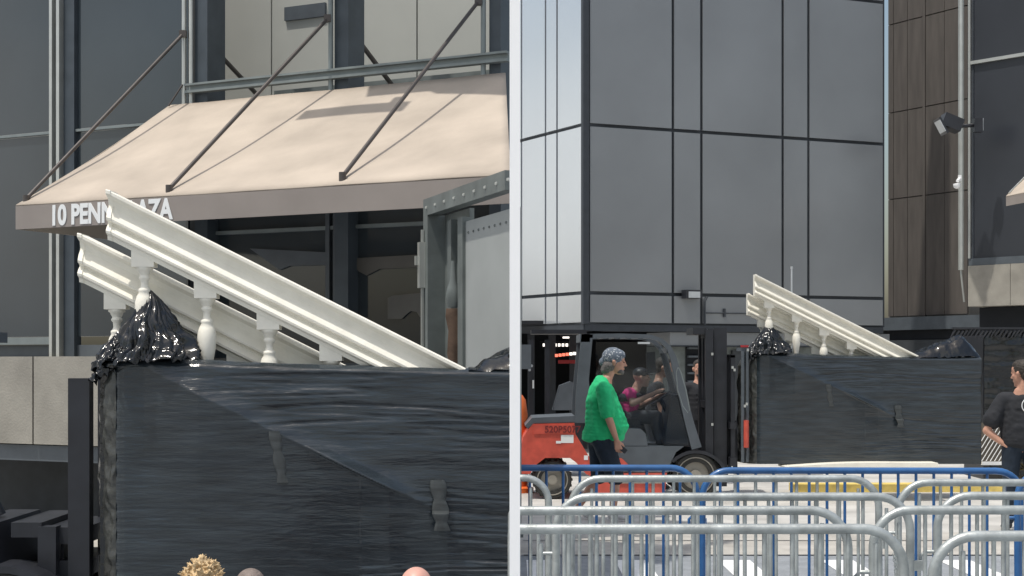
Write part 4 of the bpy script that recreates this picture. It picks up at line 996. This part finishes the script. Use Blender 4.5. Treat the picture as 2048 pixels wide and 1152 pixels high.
# --- man in black at the right edge, seen from behind, head turned left
dK = F/203
J = dict(head=(-.0,0,1.66), neck=(-.02,0,1.48), chest=(0,0,1.30), waist=(0,0,1.10), pelvis=(0,0,.93),
  shR=(0,-.19,1.40), elR=(-.05,-.33,1.13), wrR=(-.05,-.22,.95), shL=(0,.19,1.40), elL=(-.02,.36,1.06), wrL=(-.06,.205,.93),
  hipR=(0,-.1,.9), knR=(.02,-.12,.5), anR=(0,-.14,.08), toeR=(.14,-.16,.035), hipL=(0,.1,.9), knL=(.02,.12,.5), anL=(0,.14,.08), toeL=(.14,.16,.035))
J = {k: tuple(q*.93 for q in v) for k, v in J.items()}
mk = person('person', 'man in black T-shirt, hand on hip, seen from behind at the right edge', (P(2044,0,dK).x,dK,0), R(78), J, M['skin'],
  [('shirt', M['blk'], shirt((.15,.215,.14), sleeve=.66, sr=.095), .011, 5, .018, .08), ('trousers', M['navy'], trousers(), .012, 5, .012, .08),
   ('hair', M['hair'], hair_short, .006, 2, .012, .015), ('shoes', M['black'], shoes, .01, 4, 0, .1)], vox=.0065, headrot=(0,0.1,R(48)), hs=1.08,
  hands={'L':((.05,-.8,-.35),(.6,0,-.2),(.6,.0,.5),.5)})
# logo print on the back: ring and letters
shb = [c for c in mk.children if c.name.startswith('shirt')][0]
b = MB(); rr = .075
b.tube([(-.158,.0+rr*math.cos(k*PI/16), 1.24+rr*math.sin(k*PI/16)) for k in range(33)], .005, 6)
b.tube([(-.158,-.0+.028,1.27),(-.158,.028,1.20)], .006, 6); b.tube([(-.158,.028,1.27),(-.158,-.02,1.275)], .006, 6); b.tube([(-.158,.028,1.24),(-.158,-.01,1.24)], .005, 6)
for v in b.bm.verts: v.co += Vector((-.008,-.055,.0))
b.build('back_print', M['letter'], mk)
# --- man behind the mast
dM = 20.5
J2 = dict(head=(.0,0,1.66), neck=(-.01,0,1.47), chest=(0,0,1.30), waist=(0,0,1.10), pelvis=(0,0,.93),
  shR=(0,-.19,1.40), elR=(0,-.25,1.12), wrR=(.1,-.22,.88), shL=(0,.19,1.40), elL=(0,.25,1.12), wrL=(.1,.22,.88),
  hipR=(0,-.1,.9), knR=(.02,-.1,.5), anR=(0,-.1,.08), toeR=(.14,-.12,.035), hipL=(0,.1,.9), knL=(.02,.1,.5), anL=(0,.1,.08), toeL=(.14,.12,.035))
kk = .945
J2 = {k: tuple(q*kk for q in v) for k, v in J2.items()}
person('person', 'bearded man in black standing behind the forklift mast, facing the camera', (P(1398,0,dM).x,dM,0), R(-86), J2, M['skin'],
  [('shirt', M['blk'], shirt(sleeve=.9), .012, 5, .01, .08), ('trousers', M['blk'], trousers(), .013, 5, 0, .1), ('hair', M['hair'], hair_short, .008, 2, .004, .02), ('beard', M['hair'], beard, .007, 2, 0, .1), ('shoes', M['black'], shoes, .012, 4, 0, .1)], vox=.009)
# --- driver (seated) faces +x
zz = lambda py: (999-py)/165.0
fx = fk.location.x
def fj(px,py,y): return ((px-1270)/165.0, y, zz(py))
J3 = dict(head=fj(1290,757,-.05), neck=fj(1277,783,-.05), chest=fj(1267,803,-.05), waist=fj(1262,822,-.05), pelvis=fj(1257,836,-.05),
  shR=fj(1266,788,-.24), elR=fj(1262,785,-.33), wrR=fj(1308,790,-.30), shL=fj(1266,788,.14), elL=fj(1290,815,.2), wrL=fj(1318,800,.14),
  hipR=fj(1262,838,-.14), knR=fj(1318,836,-.2), anR=fj(1326,885,-.2), toeR=fj(1346,888,-.22), hipL=fj(1262,838,.05), knL=fj(1318,838,.08), anL=fj(1330,885,.08), toeL=fj(1350,888,.08))
J3['elR'] = fj(1268,808,-.34); J3['wrR'] = fj(1308,789,-.32)
def cap_f(bm, J, hc, R3, hs):
    def E(p, r): ell(bm, hc+R3@(Vector(p)*hs), [q*hs for q in r], R3.to_4x4(), 3)
    E((-.01,0,.06),(.1,.084,.075)); E((.10,0,.045),(.055,.06,.012))
person('person', 'forklift driver with dark cap and magenta shirt, forearm out to the steering wheel', (fx+(1270-1392)/165.0,dR+.55,0), 0, J3, M['skind'],
  [('shirt', M['magenta'], shirt((.13,.17,.10), sleeve=.35), .012, 4, .012, .06), ('vest', M['blk'], lambda bm,J,hc,R3,hs: chain(bm,[(Vector(J['neck'])+Vector((-.01,0,-.06)),(.1,.17,.05)),(Vector(J['chest'])+Vector((-.02,0,.03)),(.14,.2,.08))]), .012, 4, .006, .06),
   ('trousers', M['greyc'], trousers(.10,.085,.07), .012, 5, .012, .07), ('cap', M['black'], cap_f, .008, 3, 0, .1), ('shoes', M['black'], shoes, .01, 4, 0, .1)], vox=.008, hs=1.0)
# --- second man leaning in beyond the driver
J4 = dict(head=(.06,0,1.585), neck=(.0,0,1.42), chest=(-.03,0,1.25), waist=(-.05,0,1.05), pelvis=(-.08,0,.88),
  shR=(-.02,-.18,1.35), elR=(.0,-.22,1.10), wrR=(.06,-.26,.88), shL=(-.02,.18,1.35), elL=(.05,.22,1.12), wrL=(.2,.2,.98),
  hipR=(-.08,-.1,.86), knR=(.0,-.1,.48), anR=(-.05,-.1,.08), toeR=(.1,-.11,.035), hipL=(-.08,.1,.86), knL=(.0,.1,.48), anL=(-.05,.1,.08), toeL=(.1,.11,.035))
person('person', 'man in black T-shirt seen in profile through the cab, beyond the driver', (P(1317,0,19.65).x,19.65,0), 0, J4, M['skind'],
  [('shirt', M['blk'], shirt(sleeve=.6, sr=.075), .012, 4, .01, .06), ('trousers', M['greyc'], trousers(), .013, 4, 0, .1), ('hair', M['hair'], hair_short, .008, 2, .004, .02), ('shoes', M['black'], shoes, .012, 4, 0, .1)], vox=.009, headrot=(0,.12,0), hs=1.08)
# --- three onlookers sitting in front, only the crowns of their heads in view
def curls(bm, J, hc, R3, hs):
    rnd = random.Random(3)
    def E(p, r): ell(bm, hc+R3@(Vector(p)*hs), [q*hs for q in r], R3.to_4x4(), 2)
    E((-.015,0,.05),(.092,.086,.085))
    for k in range(260):
        a = rnd.uniform(0,2*PI); e = rnd.uniform(-.1,PI/2); rr = rnd.uniform(.004,.008)
        p = Vector((-.015+.096*math.cos(a)*math.cos(e), .09*math.sin(a)*math.cos(e), .052+.088*math.sin(e)))
        d_ = Vector((math.cos(a)*math.cos(e), math.sin(a)*math.cos(e), math.sin(e)+.3)).normalized()
        q = p+d_*rnd.uniform(.006,.022); tw = Vector((rnd.uniform(-1,1),rnd.uniform(-1,1),rnd.uniform(-1,1)))*.012
        for s in range(4): E(p.lerp(q+tw,s/3), (rr*(1-.15*s),)*3)
def sitter(px, py, d, label, skin, hairf, hairm, hs, shirtm, vh=.006):
    zt2 = EYE-(py-HY)/F*d
    hz = zt2-.125*hs; dz = hz-.66
    Js = dict(head=(.02,0,.66), neck=(-.02,0,.49), chest=(-.05,0,.34), waist=(-.08,0,.2), pelvis=(-.1,0,.1),
      shR=(-.04,-.18,.42), elR=(.05,-.24,.2), wrR=(.25,-.16,.2), shL=(-.04,.18,.42), elL=(.05,.24,.2), wrL=(.25,.16,.2),
      hipR=(-.08,-.1,.1), knR=(.28,-.26,.14), anR=(.22,.06,.06), toeR=(.26,.16,.05), hipL=(-.08,.1,.1), knL=(.28,.26,.14), anL=(.30,-.06,.06), toeL=(.32,-.16,.05))
    for k in ('head','neck','chest','shR','shL'): Js[k] = (Js[k][0],Js[k][1],Js[k][2]+dz*(1 if k in ('head','neck') else .8))
    cl = [('shirt', shirtm, shirt((.13,.17,.08), sleeve=.6), .014, 4, 0, .1), ('trousers', M['navy'], trousers(.09,.075,.06), .014, 4, 0, .1)]
    if hairf: cl.append(('hair', hairm, hairf, vh, 1, 0, .02))
    person('person', label, (P(px,0,d).x,d,0), R(90), Js, skin, cl, vox=.008, hs=hs)
sitter(403,1128,6.45,'onlooker with curly blond hair, only the top of the head showing at the bottom edge', M['skinp'], curls, M['hairb'], .92, M['blk'], .0034)
def crop(bm, J, hc, R3, hs):
    def E(p, r): ell(bm, hc+R3@(Vector(p)*hs), [q*hs for q in r], R3.to_4x4(), 4)
    E((-.014,0,.038),(.098,.078,.090)); 
sitter(500,1138,6.5,'onlooker with cropped greying hair beside the curly blond head at the bottom edge', M['skin'], crop, M['hairc'], .86, M['blk'])
sitter(832,1133,6.45,'onlooker with a bald pink head at the bottom edge, right of the two others', M['skinp'], None, None, .95, M['blk'])
